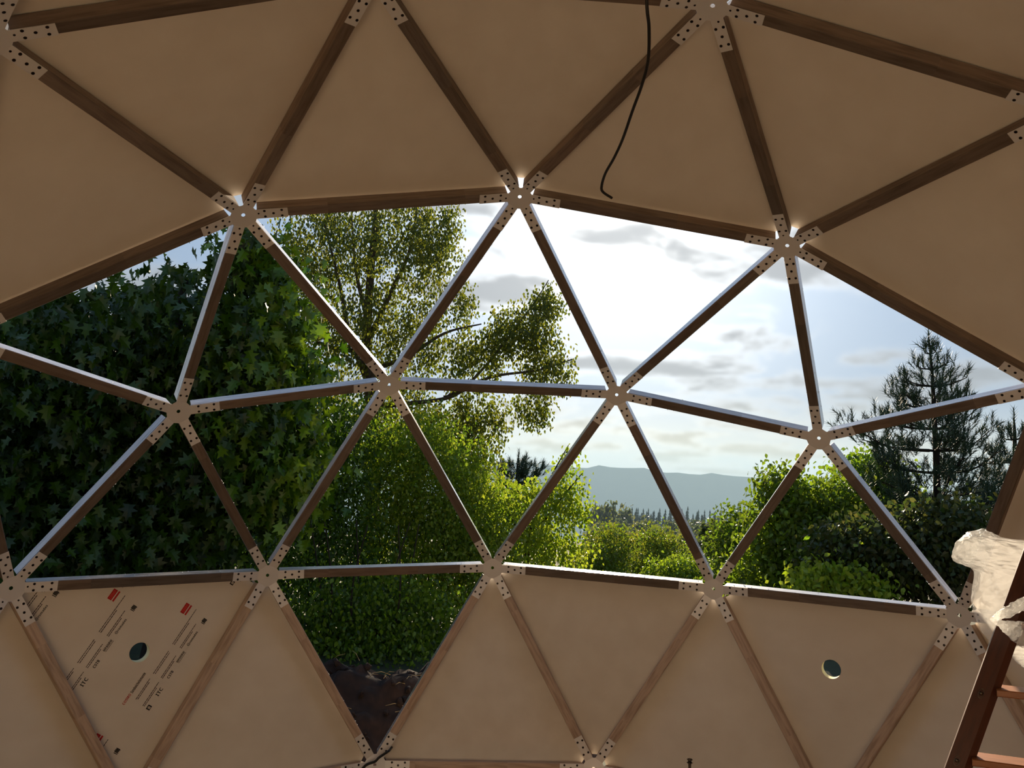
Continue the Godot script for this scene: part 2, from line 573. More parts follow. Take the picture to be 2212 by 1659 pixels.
func panel(parent: Node3D, v: Array, hole: bool) -> void:
	var P := []
	for p in v: P.append(p * ro)
	var nn: Vector3 = (P[1] - P[0]).cross(P[2] - P[0]).normalized()
	if nn.dot(P[0]) < 0: nn = -nn
	var cen: Vector3 = (P[0] + P[1] + P[2]) / 3.0
	var th := 0.042
	# outline: a small joint along the edges, the corners cut off
	var rim := []
	for k in 3:
		var a: Vector3 = P[k] + (cen - P[k]).normalized() * 0.006
		var l: Vector3 = (P[(k + 2) % 3] - P[k]).normalized()
		var r: Vector3 = (P[(k + 1) % 3] - P[k]).normalized()
		rim.append(a + l * 0.075); rim.append(a + r * 0.075)
	var mb := MB.new()
	if not hole:
		for s in [0.0, th]:
			var pts := []
			for p in rim: pts.append(dome(p + nn * s))
			mb.face(pts, -nn if s == 0.0 else nn)
	else:
		var ax: Vector3 = (P[1] - P[0]).normalized()
		var ay := nn.cross(ax)
		var nseg := 48
		var inner := []
		var outer := []
		for k in nseg:
			var d := ax * cos(TAU * k / nseg) + ay * sin(TAU * k / nseg)
			inner.append(cen + d * 0.0485)
			outer.append(cen + d * reach(cen, d, rim, nn))
		# keep the outline's own corners
		for p in rim:
			var best := 0
			for k in nseg:
				if outer[k].distance_to(p) < outer[best].distance_to(p): best = k
			outer[best] = p
		for s in [0.0, th]:
			var n2: Vector3 = -nn if s == 0.0 else nn
			for k in nseg:
				var k2 := (k + 1) % nseg
				mb.quad(dome(inner[k] + nn * s), dome(inner[k2] + nn * s), dome(outer[k2] + nn * s), dome(outer[k] + nn * s), n2)
	for k in rim.size():
		var a: Vector3 = rim[k]
		var b: Vector3 = rim[(k + 1) % rim.size()]
		mb.quad(dome(a), dome(b), dome(b + nn * th), dome(a + nn * th), ((a + b) * 0.5 - cen).normalized())
	var o := put("panel", mb.mesh(), M.panel, parent)
	if hole:
		var hb := MB.new()
		var ax: Vector3 = (P[1] - P[0]).normalized()
		var ay := nn.cross(ax)
		for k in 48:
			var d := ax * cos(TAU * k / 48) + ay * sin(TAU * k / 48)
			var e := ax * cos(TAU * (k + 1) / 48) + ay * sin(TAU * (k + 1) / 48)
			hb.quad(dome(cen + d * 0.0483 - nn * 0.0006), dome(cen + e * 0.0483 - nn * 0.0006), dome(cen + e * 0.0483 + nn * th), dome(cen + d * 0.0483 + nn * th), -(d + e).normalized())
		put("hole_lining", hb.mesh(), M.foam_edge, o)
		if cen.x < 0:
			tag(o, "beige panel printed with red and black lettering around a round hole")
			lettering(o, P, nn)
		else:
			tag(o, "plain beige panel with a round hole")

func reach(c: Vector3, d: Vector3, rim: Array, nn: Vector3) -> float:
	var best := 9.0
	for k in rim.size():
		var a: Vector3 = rim[k]
		var b: Vector3 = rim[(k + 1) % rim.size()]
		var e := b - a
		var m := e.cross(nn)
		var den := d.dot(m)
		if absf(den) < 1e-6: continue
		var s := (a - c).dot(m) / den
		if s > 0 and s < best:
			best = s
	return best

func build_floor() -> void:
	var mb := MB.new()
	var top := []
	var bot := []
	for k in 40:
		var a := TAU * k / 40
		top.append(Vector3(cos(a) * 3.25, 0, sin(a) * 3.25))
		bot.append(Vector3(cos(a) * 3.25, -0.2, sin(a) * 3.25))
	mb.face(top, Vector3.UP)
	mb.face(bot, Vector3.DOWN)
	for k in 40:
		mb.quad(top[k], top[(k + 1) % 40], bot[(k + 1) % 40], bot[k], (top[k] + top[(k + 1) % 40]).normalized())
	var o := put("floor", mb.mesh(), M.floor)
	tag(o, "bare board floor of the dome", "", "", "structure")

# ------------------------------------------------------------------ print on one panel
func lettering(panel_node: Node3D, _P: Array, nn: Vector3) -> void:
	var H: Vector3 = hubs[names.H] * ro
	var I: Vector3 = hubs[names.I] * ro
	var O: Vector3 = hubs[names.O] * ro
	var n := -nn
	var E := (I - H).normalized()
	var F := n.cross(E)
	var ex := E * cos(deg_to_rad(57.9)) + F * sin(deg_to_rad(57.9))
	var ey := n.cross(ex)
	var field := PackedVector2Array([Vector2.ZERO, Vector2((I - H).dot(ex), (I - H).dot(ey)), Vector2((O - H).dot(ex), (O - H).dot(ey))])
	var black := MB.new()
	var fine := MB.new()
	var red := MB.new()
	var where := func(x: float, y: float, up: float) -> Vector3: return dome(H + ex * x + ey * y + n * up)
	for col in range(-1, 3):
		for row in range(-1, 2):
			var x0 := 0.184 + 0.112 * col + 0.70 * row
			var y0 := -0.442 - 0.351 * col
			# the red sign: a broad bar over a narrow one
			flat(red, where, field, x0 - 0.027, x0 + 0.027, y0 - 0.004, y0 + 0.018)
			flat(red, where, field, x0 - 0.027, x0 + 0.027, y0 - 0.018, y0 - 0.009)
			words(panel_node, "COSMO", Vector2(x0 - 0.021, y0 + 0.001), Vector2(0.042, 0.012), where, field, ex, ey, n, M.print_pale, 0.0016)
			words(panel_node, "COSMO", Vector2(x0 - 0.515, y0 - 0.016), Vector2(0.055, 0.013), where, field, ex, ey, n, M.print_red, 0.0008)
			words(panel_node, "Sandwichelemente", Vector2(x0 - 0.453, y0 - 0.018), Vector2(0.106, 0.016), where, field, ex, ey, n, M.print_black, 0.0008)
			words(panel_node, "romades", Vector2(x0 - 0.128, y0 - 0.126), Vector2(0.062, 0.012), where, field, ex, ey, n, M.print_black, 0.0008)
			words(panel_node, "MPANRW", Vector2(x0 - 0.236, y0 - 0.128), Vector2(0.060, 0.012), where, field, ex, ey, n, M.print_black, 0.0008)
			words(panel_node, "CSTB", Vector2(x0 - 0.320, y0 - 0.136), Vector2(0.040, 0.014), where, field, ex, ey, n, M.print_black, 0.0008)
			words(panel_node, "ITC", Vector2(x0 - 0.413, y0 - 0.141), Vector2(0.042, 0.018), where, field, ex, ey, n, M.print_black, 0.0008)
			flat(black, where, field, x0 - 0.236, x0 - 0.176, y0 - 0.1335, y0 - 0.1315)
			# the ring before the word
			for k in 16:
				var a := TAU * k / 16
				var b := TAU * (k + 1) / 16
				var c := Vector2(x0 - 0.138, y0 - 0.120)
				shape(black, where, field, [c + Vector2(cos(a), sin(a)) * 0.0075, c + Vector2(cos(b), sin(b)) * 0.0075, c + Vector2(cos(b), sin(b)) * 0.0052, c + Vector2(cos(a), sin(a)) * 0.0052])
			flat(black, where, field, x0 - 0.1415, x0 - 0.1345, y0 - 0.1215, y0 - 0.1190)
			# the zigzag mark: bars of different lengths, and one apart
			for k in 6:
				var yo: float = [0.0, 0.004, 0.001, 0.003, -0.001, 0.002][k]
				flat(black, where, field, x0 - 0.014 + 0.0036 * k, x0 - 0.0108 + 0.0036 * k, y0 - 0.132 + yo, y0 - 0.110 + yo * 0.8)
			flat(black, where, field, x0 - 0.020, x0 - 0.0165, y0 - 0.131, y0 - 0.110)
			# the black square with a pale bracket
			var sx := x0 - 0.487
			var sy := y0 - 0.143
			flat(black, where, field, sx, sx + 0.006, sy, sy + 0.021)
			flat(black, where, field, sx + 0.017, sx + 0.023, sy, sy + 0.021)
			flat(black, where, field, sx + 0.006, sx + 0.017, sy + 0.016, sy + 0.021)
			flat(black, where, field, sx + 0.006, sx + 0.017, sy, sy + 0.003)
			flat(black, where, field, sx + 0.0085, sx + 0.0100, sy + 0.005, sy + 0.014)
			flat(black, where, field, sx + 0.0125, sx + 0.0140, sy + 0.005, sy + 0.014)
			# rows of small print
			for ln in [[-0.173, 0.023, -0.047], [-0.172, -0.050, -0.056], [-0.171, -0.036, -0.091], [-0.171, -0.072, -0.099], [-0.333, -0.210, -0.050], [-0.330, -0.215, -0.059], [-0.333, -0.212, -0.097], [-0.333, -0.235, -0.105], [-0.470, -0.360, -0.050], [-0.466, -0.372, -0.058], [-0.482, -0.355, -0.100], [-0.480, -0.382, -0.108]]:
				var x: float = x0 + ln[0]
				while x < x0 + ln[1] - 0.003:
					var w := minf(rng.randf_range(0.004, 0.016), x0 + ln[1] - x)
					flat(fine, where, field, x, x + w, y0 + ln[2] - 0.0018, y0 + ln[2] + 0.0018)
					x += w + 0.0016
	put("printed_marks", black.mesh(), M.print_black, panel_node)
	put("small_print", fine.mesh(), M.print_fine, panel_node)
	put("red_sign", red.mesh(), M.print_red, panel_node)

func flat(mb: MB, where: Callable, field: PackedVector2Array, x0: float, x1: float, y0: float, y1: float) -> void:
	shape(mb, where, field, [Vector2(x0, y0), Vector2(x1, y0), Vector2(x1, y1), Vector2(x0, y1)])

func shape(mb: MB, where: Callable, field: PackedVector2Array, pts: Array) -> void:
	for poly in Geometry2D.intersect_polygons(PackedVector2Array(pts), field):
		var v := []
		for p in poly: v.append(where.call(p.x, p.y, 0.0008))
		var o: Vector3 = where.call(pts[0].x, pts[0].y, 1.0) - where.call(pts[0].x, pts[0].y, 0.0)
		mb.face(v, o.normalized())

func words(panel_node: Node3D, text: String, o: Vector2, size: Vector2, where: Callable, field: PackedVector2Array, ex: Vector3, ey: Vector3, n: Vector3, m: Material, up: float) -> void:
	for c in [o, o + Vector2(size.x, 0), o + size, o + Vector2(0, size.y)]:
		if not Geometry2D.is_point_in_polygon(c, field): return
	var t := TextMesh.new()
	var f := SystemFont.new()
	f.font_names = PackedStringArray(["Droid Sans"])
	f.font_weight = 700
	t.font = f
	t.text = text
	t.font_size = 48
	t.depth = 0.0004
	t.pixel_size = 0.001
	t.curve_step = 2.0
	var bb := t.get_aabb()
	var sx := size.x / bb.size.x
	var sy := size.y / bb.size.y
	var mi := put("printed_word", t, m, panel_node)
	mi.transform = Transform3D(Basis(ex * sx, ey * sy, n), where.call(o.x - bb.position.x * sx, o.y - bb.position.y * sy, up))

# ------------------------------------------------------------------ things inside
func depth_of(p: Vector3) -> float:
	return -(cam.transform.affine_inverse() * p).z

func smooth_path(pts: Array, per := 6) -> Array:
	var cv := Curve3D.new()
	for i in pts.size():
		var d: Vector3 = (pts[mini(i + 1, pts.size() - 1)] - pts[maxi(i - 1, 0)]) / 6.0
		cv.add_point(pts[i], -d, d)
	var out := []
	for i in pts.size() - 1:
		for k in per: out.append(cv.sample(i, float(k) / per))
	out.append(pts[pts.size() - 1])
	return out

func same(x: float, cnt: int) -> Array:
	var a := []
	a.resize(cnt)
	a.fill(x)
	return a

func build_inside() -> void:
	# the cable that hangs from the ceiling
	var ks := [[1397, 0, 2.6], [1402, 60, 2.66], [1400, 130, 2.74], [1386, 185, 2.82], [1366, 240, 2.92], [1346, 298, 3.04], [1327, 340, 3.12], [1308, 374, 3.2], [1300, 400, 3.26], [1302, 414, 3.28], [1322, 428, 3.30]]
	var pts := []
	for k in ks: pts.append(at(k[0], k[1], k[2]))
	var top: Vector3 = pts[0]
	var roof := LIFT + sqrt(3.045 * 3.045 - top.x * top.x - top.z * top.z)
	pts.push_front(Vector3(top.x - 0.01, lerpf(top.y, roof, 0.5), top.z + 0.02))
	pts.push_front(Vector3(top.x - 0.015, roof - 0.075, top.z + 0.02))
	var sp := smooth_path(pts)
	var mb := MB.new()
	mb.tube(sp, same(0.0052, sp.size()), 8)
	tag(put("hanging_cable", mb.mesh(), M.cable), "black electric cable hanging loose from the dome ceiling, its end curled", "cable")
	# the short black cable at the foot of the wall
	var hm: Vector3 = dome(hubs[names.M] * RI)
	var dm := depth_of(hm) - 0.03
	pts = []
	for k in [[845, 1616], [840, 1622], [828, 1630], [818, 1637], [810, 1645], [796, 1650], [786, 1657], [776, 1672], [772, 1690]]: pts.append(at(k[0], k[1], dm - 0.02))
	pts[0] = at(846, 1615, dm + 0.10)
	var last: Vector3 = pts[pts.size() - 1]
	pts.append(Vector3(last.x - 0.02, 0.008, last.z + 0.06))
	sp = smooth_path(pts)
	mb = MB.new()
	mb.tube(sp, same(0.0068, sp.size()), 8)
	tag(put("floor_cable", mb.mesh(), M.cable), "short black cable crossing the star plate at the foot of the wall", "cable")
	# anchor bolt standing up from the floor
	var bt := at(1490, 1646, 4.45)
	var b := thing("anchor_bolt", Vector3(bt.x, 0, bt.z), "upright steel bolt with a hexagon head standing before the lower panels", "bolt")
	mb = MB.new()
	var h := bt.y
	mb.tube([Vector3.ZERO, Vector3(0, h, 0)], [0.0085, 0.0085], 12)
	var kk := 0.0
	put("shaft", mb.mesh(), M.bolt, b)
	mb = MB.new()
	mb.tube([Vector3(0, h - 0.004, 0), Vector3(0, h + 0.012, 0)], [0.0165, 0.0165], 6)
	mb.tube([Vector3(0, h + 0.012, 0), Vector3(0, h + 0.0155, 0), Vector3(0, h + 0.0165, 0)], [0.014, 0.012, 0.007], 12)
	put("head", mb.mesh(), M.bolt, b)
	ladder()
	plastic()

func ladder() -> void:
	var right := cam.global_basis.x
	right.y = 0.0
	right = right.normalized().rotated(Vector3.UP, deg_to_rad(-20.0))
	var p0 := at(2070, 1659, 2.80)
	var p1 := at(2199, 1300, 2.92)
	var u := (p1 - p0).normalized()
	var foot := p0 - u * (p0.y / u.y)
	var topp := p0 + u * ((1.78 - p0.y) / u.y)
	var axis := p0 + right * 0.42
	var ld := thing("step_ladder", Vector3(axis.x, 0, axis.z), "dark brown wooden step ladder with worn flat treads, draped with clear plastic", "ladder")
	var lo := ld.position
	var n := right.cross(u).normalized()
	if n.dot(cam.position - p0) < 0: n = -n
	for s in [1.0, -1.0]:
		var mb := MB.new()
		var f := foot
		var t := topp
		var uu := u
		if s < 0:
			f = foot + right * 2.0 * (axis - foot).dot(right)
			t = topp + right * 2.0 * (axis - topp).dot(right)
			uu = (t - f).normalized()
		var side := uu.cross(n).normalized()
		rail_bar(mb, f - lo, t - lo, side * s, n)
		var rl := put("rail", mb.mesh(), M.stain, ld)
		for px in [[2117.0, 1492.0], [2061.0, 1640.0]]:
			var o: Vector3 = at(px[0], px[1], 2.8)
			var along := (o - foot).dot(u)
			var c: Vector3 = f + uu * along + n * 0.0162 - side * s * 0.012
			var rb := MB.new()
			var ring := []
			for k in 17:
				var a := TAU * k / 16
				ring.append(c - lo + side * cos(a) * 0.0075 + uu * sin(a) * 0.0155)
			rb.tube(ring, same(0.0016, 17), 6, false)
			dome_cap(rb, c - lo, n, 0.0065)
			put("bolt", rb.mesh(), M.bolt, rl)
	# treads
	var du := (at(2110, 1642, 2.76) - at(2160, 1493, 2.80)).dot(u)
	var o0: Vector3 = at(2160, 1493, 2.80)
	for k in range(-1, 6):
		var y := o0.y + k * (at(2110, 1642, 2.76).y - o0.y)
		if y < 0.08: break
		var c := foot + u * (y / u.y)
		var half := (axis - c).dot(right) - 0.022
		var mid := Vector3(axis.x, 0, axis.z) + (c - c.dot(right) * right - (axis - axis.dot(right) * right))
		mid = c + right * (axis - c).dot(right)
		mid.y = y - 0.011
		var back := Vector3(-n.x, 0, -n.z).normalized()
		var mb := MB.new()
		bevel_bar(mb, mid - right * half - lo + back * 0.012, mid + right * half - lo + back * 0.012, Vector3.UP, back, 0.011, 0.047, 0.003)
		put("tread", mb.mesh(), M.tread, ld)
	# the prop behind
	for s in [1.0, -1.0]:
		var mb := MB.new()
		var tp := topp if s > 0 else topp + right * 2.0 * (axis - topp).dot(right)
		var ft: Vector3 = (foot if s > 0 else foot + right * 2.0 * (axis - foot).dot(right)) + right * 0.10 * s
		var back := Vector3(-n.x, 0, -n.z).normalized()
		bevel_bar(mb, ft + back * 0.95 + right * 0.75 * s - lo, tp + back * 0.07 - lo, right, back, 0.016, 0.02, 0.003)
		if s < 0: put("prop", mb.mesh(), M.stain, ld)

func rail_bar(mb: MB, a: Vector3, b: Vector3, x: Vector3, y: Vector3) -> void:
	# a rail whose inner front edge is planed off
	var pr := [Vector2(-0.036, -0.014), Vector2(0.036, -0.014), Vector2(0.036, 0.004), Vector2(0.014, 0.016), Vector2(-0.0355, 0.016), Vector2(-0.036, 0.0155)]
	var l := a.distance_to(b)
	var e0 := []
	var e1 := []
	for k in 6:
		var p: Vector2 = pr[k]
		var q: Vector2 = pr[(k + 1) % 6]
		var d := (q - p).normalized()
		var nn := (x * d.y - y * d.x).normalized()
		mb.quad(a + x * p.x + y * p.y, b + x * p.x + y * p.y, b + x * q.x + y * q.y, a + x * q.x + y * q.y, nn, Vector2(0, k * 0.3), Vector2(l / 1.2, k * 0.3), Vector2(l / 1.2, k * 0.3 + p.distance_to(q) / 0.16), Vector2(0, k * 0.3 + p.distance_to(q) / 0.16))
		e0.append(a + x * p.x + y * p.y)
		e1.append(b + x * p.x + y * p.y)
	mb.face(e0, (a - b).normalized()); mb.face(e1, (b - a).normalized())

func dome_cap(mb: MB, c: Vector3, n: Vector3, r: float) -> void:
	var x := n.cross(Vector3.UP).normalized()
	var y := n.cross(x)
	for i in 3:
		for k in 10:
			var q := []
			for e in [[i, k], [i + 1, k], [i + 1, k + 1], [i, k + 1]]:
				var a: float = PI / 2 * e[0] / 3.0
				var b: float = TAU * e[1] / 10.0
				q.append(n * cos(a) * 0.8 + (x * cos(b) + y * sin(b)) * sin(a))
			var i0 := mb.v.size()
			for p in q: mb.vert(c + p * r, p.normalized())
			mb.tri(i0, i0 + 1, i0 + 2); mb.tri(i0, i0 + 2, i0 + 3)

func bevel_bar(mb: MB, a: Vector3, b: Vector3, x: Vector3, y: Vector3, hx: float, hy: float, ch: float) -> void:
	var pr := [Vector2(-hx + ch, -hy), Vector2(hx - ch, -hy), Vector2(hx, -hy + ch), Vector2(hx, hy - ch), Vector2(hx - ch, hy), Vector2(-hx + ch, hy), Vector2(-hx, hy - ch), Vector2(-hx, -hy + ch)]
	var l := a.distance_to(b)
	var run := 0.0
	for k in 8:
		var p: Vector2 = pr[k]
		var q: Vector2 = pr[(k + 1) % 8]
		var d := (q - p).normalized()
		var nn := (x * d.y - y * d.x).normalized()
		var w := p.distance_to(q)
		mb.quad(a + x * p.x + y * p.y, b + x * p.x + y * p.y, b + x * q.x + y * q.y, a + x * q.x + y * q.y, nn, Vector2(0, run / 0.16), Vector2(l / 1.2, run / 0.16), Vector2(l / 1.2, (run + w) / 0.16), Vector2(0, (run + w) / 0.16))
		run += w
	var e0 := []
	var e1 := []
	for p in pr:
		e0.append(a + x * p.x + y * p.y)
		e1.append(b + x * p.x + y * p.y)
	mb.face(e0, (a - b).normalized()); mb.face(e1, (b - a).normalized())

func crumple(rows: Array, depth: float, thick: float, lo: Vector3, sd: int, sideways := false) -> ArrayMesh:
	# a crumpled skin round an outline given row by row
	var nz := FastNoiseLite.new()
	nz.seed = sd; nz.frequency = 9.0; nz.fractal_octaves = 4; nz.noise_type = FastNoiseLite.TYPE_SIMPLEX
	nz.fractal_type = FastNoiseLite.FRACTAL_RIDGED
	var na := 44
	var nb := 40
	var grid := []
	for i in nb + 1:
		var f := float(i) / nb * (rows.size() - 1)
		var r := mini(int(f), rows.size() - 2)
		var w := f - r
		var y := lerpf(rows[r][0], rows[r + 1][0], w)
		var xa := lerpf(rows[r][1], rows[r + 1][1], w)
		var xb := lerpf(rows[r][2], rows[r + 1][2], w)
		var line := []
		for k in na + 1:
			var a := TAU * k / na
			var mid := (xa + xb) / 2
			var hx := (xb - xa) / 2 * cos(a)
			var dd := depth - sin(a) * thick * clampf(absf(xb - xa) / 90.0, 0.08, 1.0)
			var p: Vector3 = at(y, mid + hx, dd) if sideways else at(mid + hx, y, dd)
			var s := nz.get_noise_3d(p.x * 1.3, p.y, p.z * 1.3)
			var s2 := nz.get_noise_3d(p.x * 0.4 + 5.0, p.y * 0.4, p.z * 0.4)
			var off := cam.global_basis.z * (s * 0.020 + s2 * 0.02) * clampf(absf(sin(a)) * 2.0, 0.0, 1.0) * signf(sin(a)) * clampf(thick / 0.05, 0.3, 1.0)
			line.append(p + off - lo + Vector3(nz.get_noise_3d(p.x * 3.0, p.y * 3.0, p.z), nz.get_noise_3d(p.y * 3.0, p.z, p.x * 3.0), nz.get_noise_3d(p.z, p.x * 3.0, p.y * 3.0)) * 0.006)
		grid.append(line)
	var mb := MB.new()
	for i in nb:
		for k in na:
			var cen: Vector3 = (grid[i][0] + grid[i][na / 2]) / 2
			var q := [grid[i][k], grid[i][k + 1], grid[i + 1][k + 1], grid[i + 1][k]]
			for f in ([[0, 1, 2], [0, 2, 3]] if (i + k) % 2 == 0 else [[0, 1, 3], [1, 2, 3]]):
				var n: Vector3 = (q[f[1]] - q[f[0]]).cross(q[f[2]] - q[f[0]]).normalized()
				if n.dot(q[f[0]] - cen) < 0: n = -n
				if n.length() < 0.5: continue
				mb.face([q[f[0]], q[f[1]], q[f[2]]], n)
	return mb.mesh()

func plastic() -> void:
	var lo := at(2130, 1390, 3.05)
	var pb := thing("plastic_sheet", lo, "crumpled milky plastic sheet draped over the step ladder", "plastic sheet")
	var rows := [[1145, 2119, 2125], [1152, 2090, 2142], [1163, 2074, 2162], [1176, 2060, 2250], [1200, 2054, 2275], [1214, 2058, 2275], [1226, 2092, 2275], [1238, 2106, 2275], [1270, 2099, 2270], [1300, 2097, 2250], [1330, 2103, 2226], [1360, 2117, 2200], [1380, 2131, 2176], [1396, 2143, 2154]]
	put("hanging_fold", crumple(rows, 3.06, 0.06, lo, 3), M.plastic, pb)
	rows = [[2139, 1336, 1342], [2150, 1326, 1342], [2165, 1315, 1339], [2182, 1305, 1333], [2200, 1294, 1324], [2225, 1283, 1312], [2265, 1272, 1300]]
	put("wrapped_end", crumple(rows, 2.80, 0.025, lo, 8, true), M.plastic, pb)
	rows = [[2139, 1338, 1344], [2152, 1341, 1354], [2172, 1342, 1372], [2190, 1344, 1388], [2206, 1345, 1400], [2230, 1347, 1402], [2265, 1350, 1398]]
	put("wrapped_end", crumple(rows, 2.79, 0.035, lo, 14, true), M.plastic, pb)
	rows = [[1398, 2176, 2260], [1415, 2180, 2270], [1430, 2192, 2270], [1446, 2214, 2270]]
	put("hanging_fold", crumple(rows, 3.10, 0.03, lo, 19), M.plastic, pb)

# ------------------------------------------------------------------ the land outside
func land(x: float, z: float) -> float:
	var d := Vector2(x, z).length()
	var f := maxf(0.0, -z - 8.0)
	var y := -0.12
	y -= 0.10 * minf(f, 40.0) + 0.13 * clampf(f - 40.0, 0.0, 60.0) + 0.06 * clampf(f - 100.0, 0.0, 190.0) + 0.10 * maxf(f - 300.0, 0.0)
	y += smoothstep(2.0, 14.0, -x) * 0.5 * exp(-maxf(0.0, -z - 10.0) / 20.0)
	if d > 5.0: y += (land_noise.get_noise_2d(x * 3.0, z * 3.0) * 0.12 + land_noise.get_noise_2d(x * 0.4, z * 0.4) * clampf(d / 60.0, 0.0, 1.0) * 2.0)
	return y

var land_noise := FastNoiseLite.new()

func build_land() -> void:
	land_noise.seed = 4; land_noise.frequency = 0.1
	var mb := MB.new()
	var xs := []
	var zs := []
	for k in range(-40, 41): xs.append(signf(k) * pow(absf(k) / 40.0, 2.2) * 420.0 + k * 0.25)
	for k in 70: zs.append(18.0 - k * 0.45 - pow(k / 69.0, 3.0) * 640.0)
	for j in zs.size():
		for i in xs.size():
			var x: float = xs[i]
			var z: float = zs[j]
			var e := 0.3
			var n := Vector3(land(x - e, z) - land(x + e, z), 2 * e, land(x, z - e) - land(x, z + e)).normalized()
			mb.vert(Vector3(x, land(x, z) - 0.05, z), n, Vector2(x, z))
	for j in zs.size() - 1:
		for i in xs.size() - 1:
			var a := j * xs.size() + i
			mb.tri(a, a + 1, a + xs.size() + 1); mb.tri(a, a + xs.size() + 1, a + xs.size())
	var g := put("ground", mb.mesh(), M.soil_grass)
	tag(g, "rough grassy ground falling away beyond the dome", "", "", "structure")
	# the far hills: a ridge with its own height along its length
	var hz := FastNoiseLite.new()
	hz.seed = 31; hz.frequency = 1.0; hz.fractal_octaves = 5
	mb = MB.new()
	var ridge := [[-900, 1000], [0, 985], [500, 992], [900, 1000], [1120, 999], [1180, 1004], [1230, 1009], [1265, 1012], [1290, 1006], [1302, 1005], [1325, 1011], [1360, 1012], [1378, 1009], [1395, 1011], [1420, 1020], [1470, 1022], [1510, 1026], [1540, 1021], [1570, 1027], [1640, 1032], [1700, 1038], [1780, 1046], [1900, 1052], [2100, 1066], [2400, 1074], [3000, 1100]]
	var nu := 160
	var nv := 14
	for j in nv + 1:
		for i in nu + 1:
			var px := lerpf(-900.0, 3000.0, float(i) / nu)
			var k := 0
			while k < ridge.size() - 2 and ridge[k + 1][0] < px: k += 1
			var w: float = clampf((px - ridge[k][0]) / float(ridge[k + 1][0] - ridge[k][0]), 0.0, 1.0)
			var ptop := at(px, lerpf(ridge[k][1], ridge[k + 1][1], w) + hz.get_noise_2d(px * 0.02, 0.0) * 2.0, 2600.0)
			var t := float(j) / nv
			var fall := pow(t, 1.2)
			var back := Vector3(CAM_AT.x - ptop.x, 0, CAM_AT.z - ptop.z).normalized()
			var p := ptop + back * 330.0 * t
			p.y = lerpf(ptop.y, -190.0, fall) + hz.get_noise_2d(px * 0.006, t * 5.0) * 7.0 * sin(t * PI)
			mb.vert(p, Vector3.UP, Vector2(px * 0.01, t))
	for j in nv:
		for i in nu:
			var a := j * (nu + 1) + i
			var f := (mb.v[a + 1] - mb.v[a]).cross(mb.v[a + nu + 1] - mb.v[a]).normalized()
			if f.y < 0: f = -f
			mb.n[a] = f
	for j in nv:
		for i in nu:
			var a := j * (nu + 1) + i
			mb.tri(a, a + 1, a + nu + 2); mb.tri(a, a + nu + 2, a + nu + 1)
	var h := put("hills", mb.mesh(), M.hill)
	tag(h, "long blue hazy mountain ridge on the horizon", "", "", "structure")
	# the haze that lies over the valley
	var fog := FogVolume.new()
	fog.name = "valley_haze"
	fog.shape = RenderingServer.FOG_VOLUME_SHAPE_BOX
	fog.size = Vector3(7000, 330, 3300)
	fog.position = Vector3(0, -95, -45.0 - 1650.0)
	var fm := FogMaterial.new()
	fm.density = 0.00024
	fm.albedo = Color(0.80, 0.93, 1.0)
	fog.material = fm
	add_child(fog)
	tag(fog, "thin haze over the valley between forest and mountain", "haze", "", "stuff")

# ------------------------------------------------------------------ plants
func leaf_mesh(pts: Array, fold: float) -> ArrayMesh:
	# a leaf in the x-z plane, stalk at the origin, tip towards -z; half outline from stalk to tip; bent along the midrib
	var mb := MB.new()
	var mid := []
	for s in [-1.0, 1.0]:
		for k in pts.size() - 1:
			var a: Vector2 = pts[k]
			var b: Vector2 = pts[k + 1]
			var bend := func(q: Vector2) -> Vector3: return Vector3(q.x * s, absf(q.x) * fold - q.y * q.y * 0.25, -q.y)
			var A: Vector3 = bend.call(a)
			var B: Vector3 = bend.call(b)
			var C: Vector3 = bend.call(Vector2(0, b.y))
			var D: Vector3 = bend.call(Vector2(0, a.y))
			var n := Vector3(-s * fold, 1, -(a.y + b.y) * 0.25).normalized()
			var i := mb.v.size()
			if a.x > 0.001:
				mb.vert(A, n); mb.vert(B, n); mb.vert(D, n)
				mb.tri(i, i + 1, i + 2)
				i = mb.v.size()
			if b.x > 0.001:
				mb.vert(B, n); mb.vert(C, n); mb.vert(D, n)
				mb.tri(i, i + 1, i + 2)
	return mb.mesh()

func leaf_mat(back: Color, rough: float) -> StandardMaterial3D:
	var m := mat(Color(1, 1, 1), rough)
	m.vertex_color_use_as_albedo = true
	m.backlight_enabled = true
	m.backlight = back
	return m

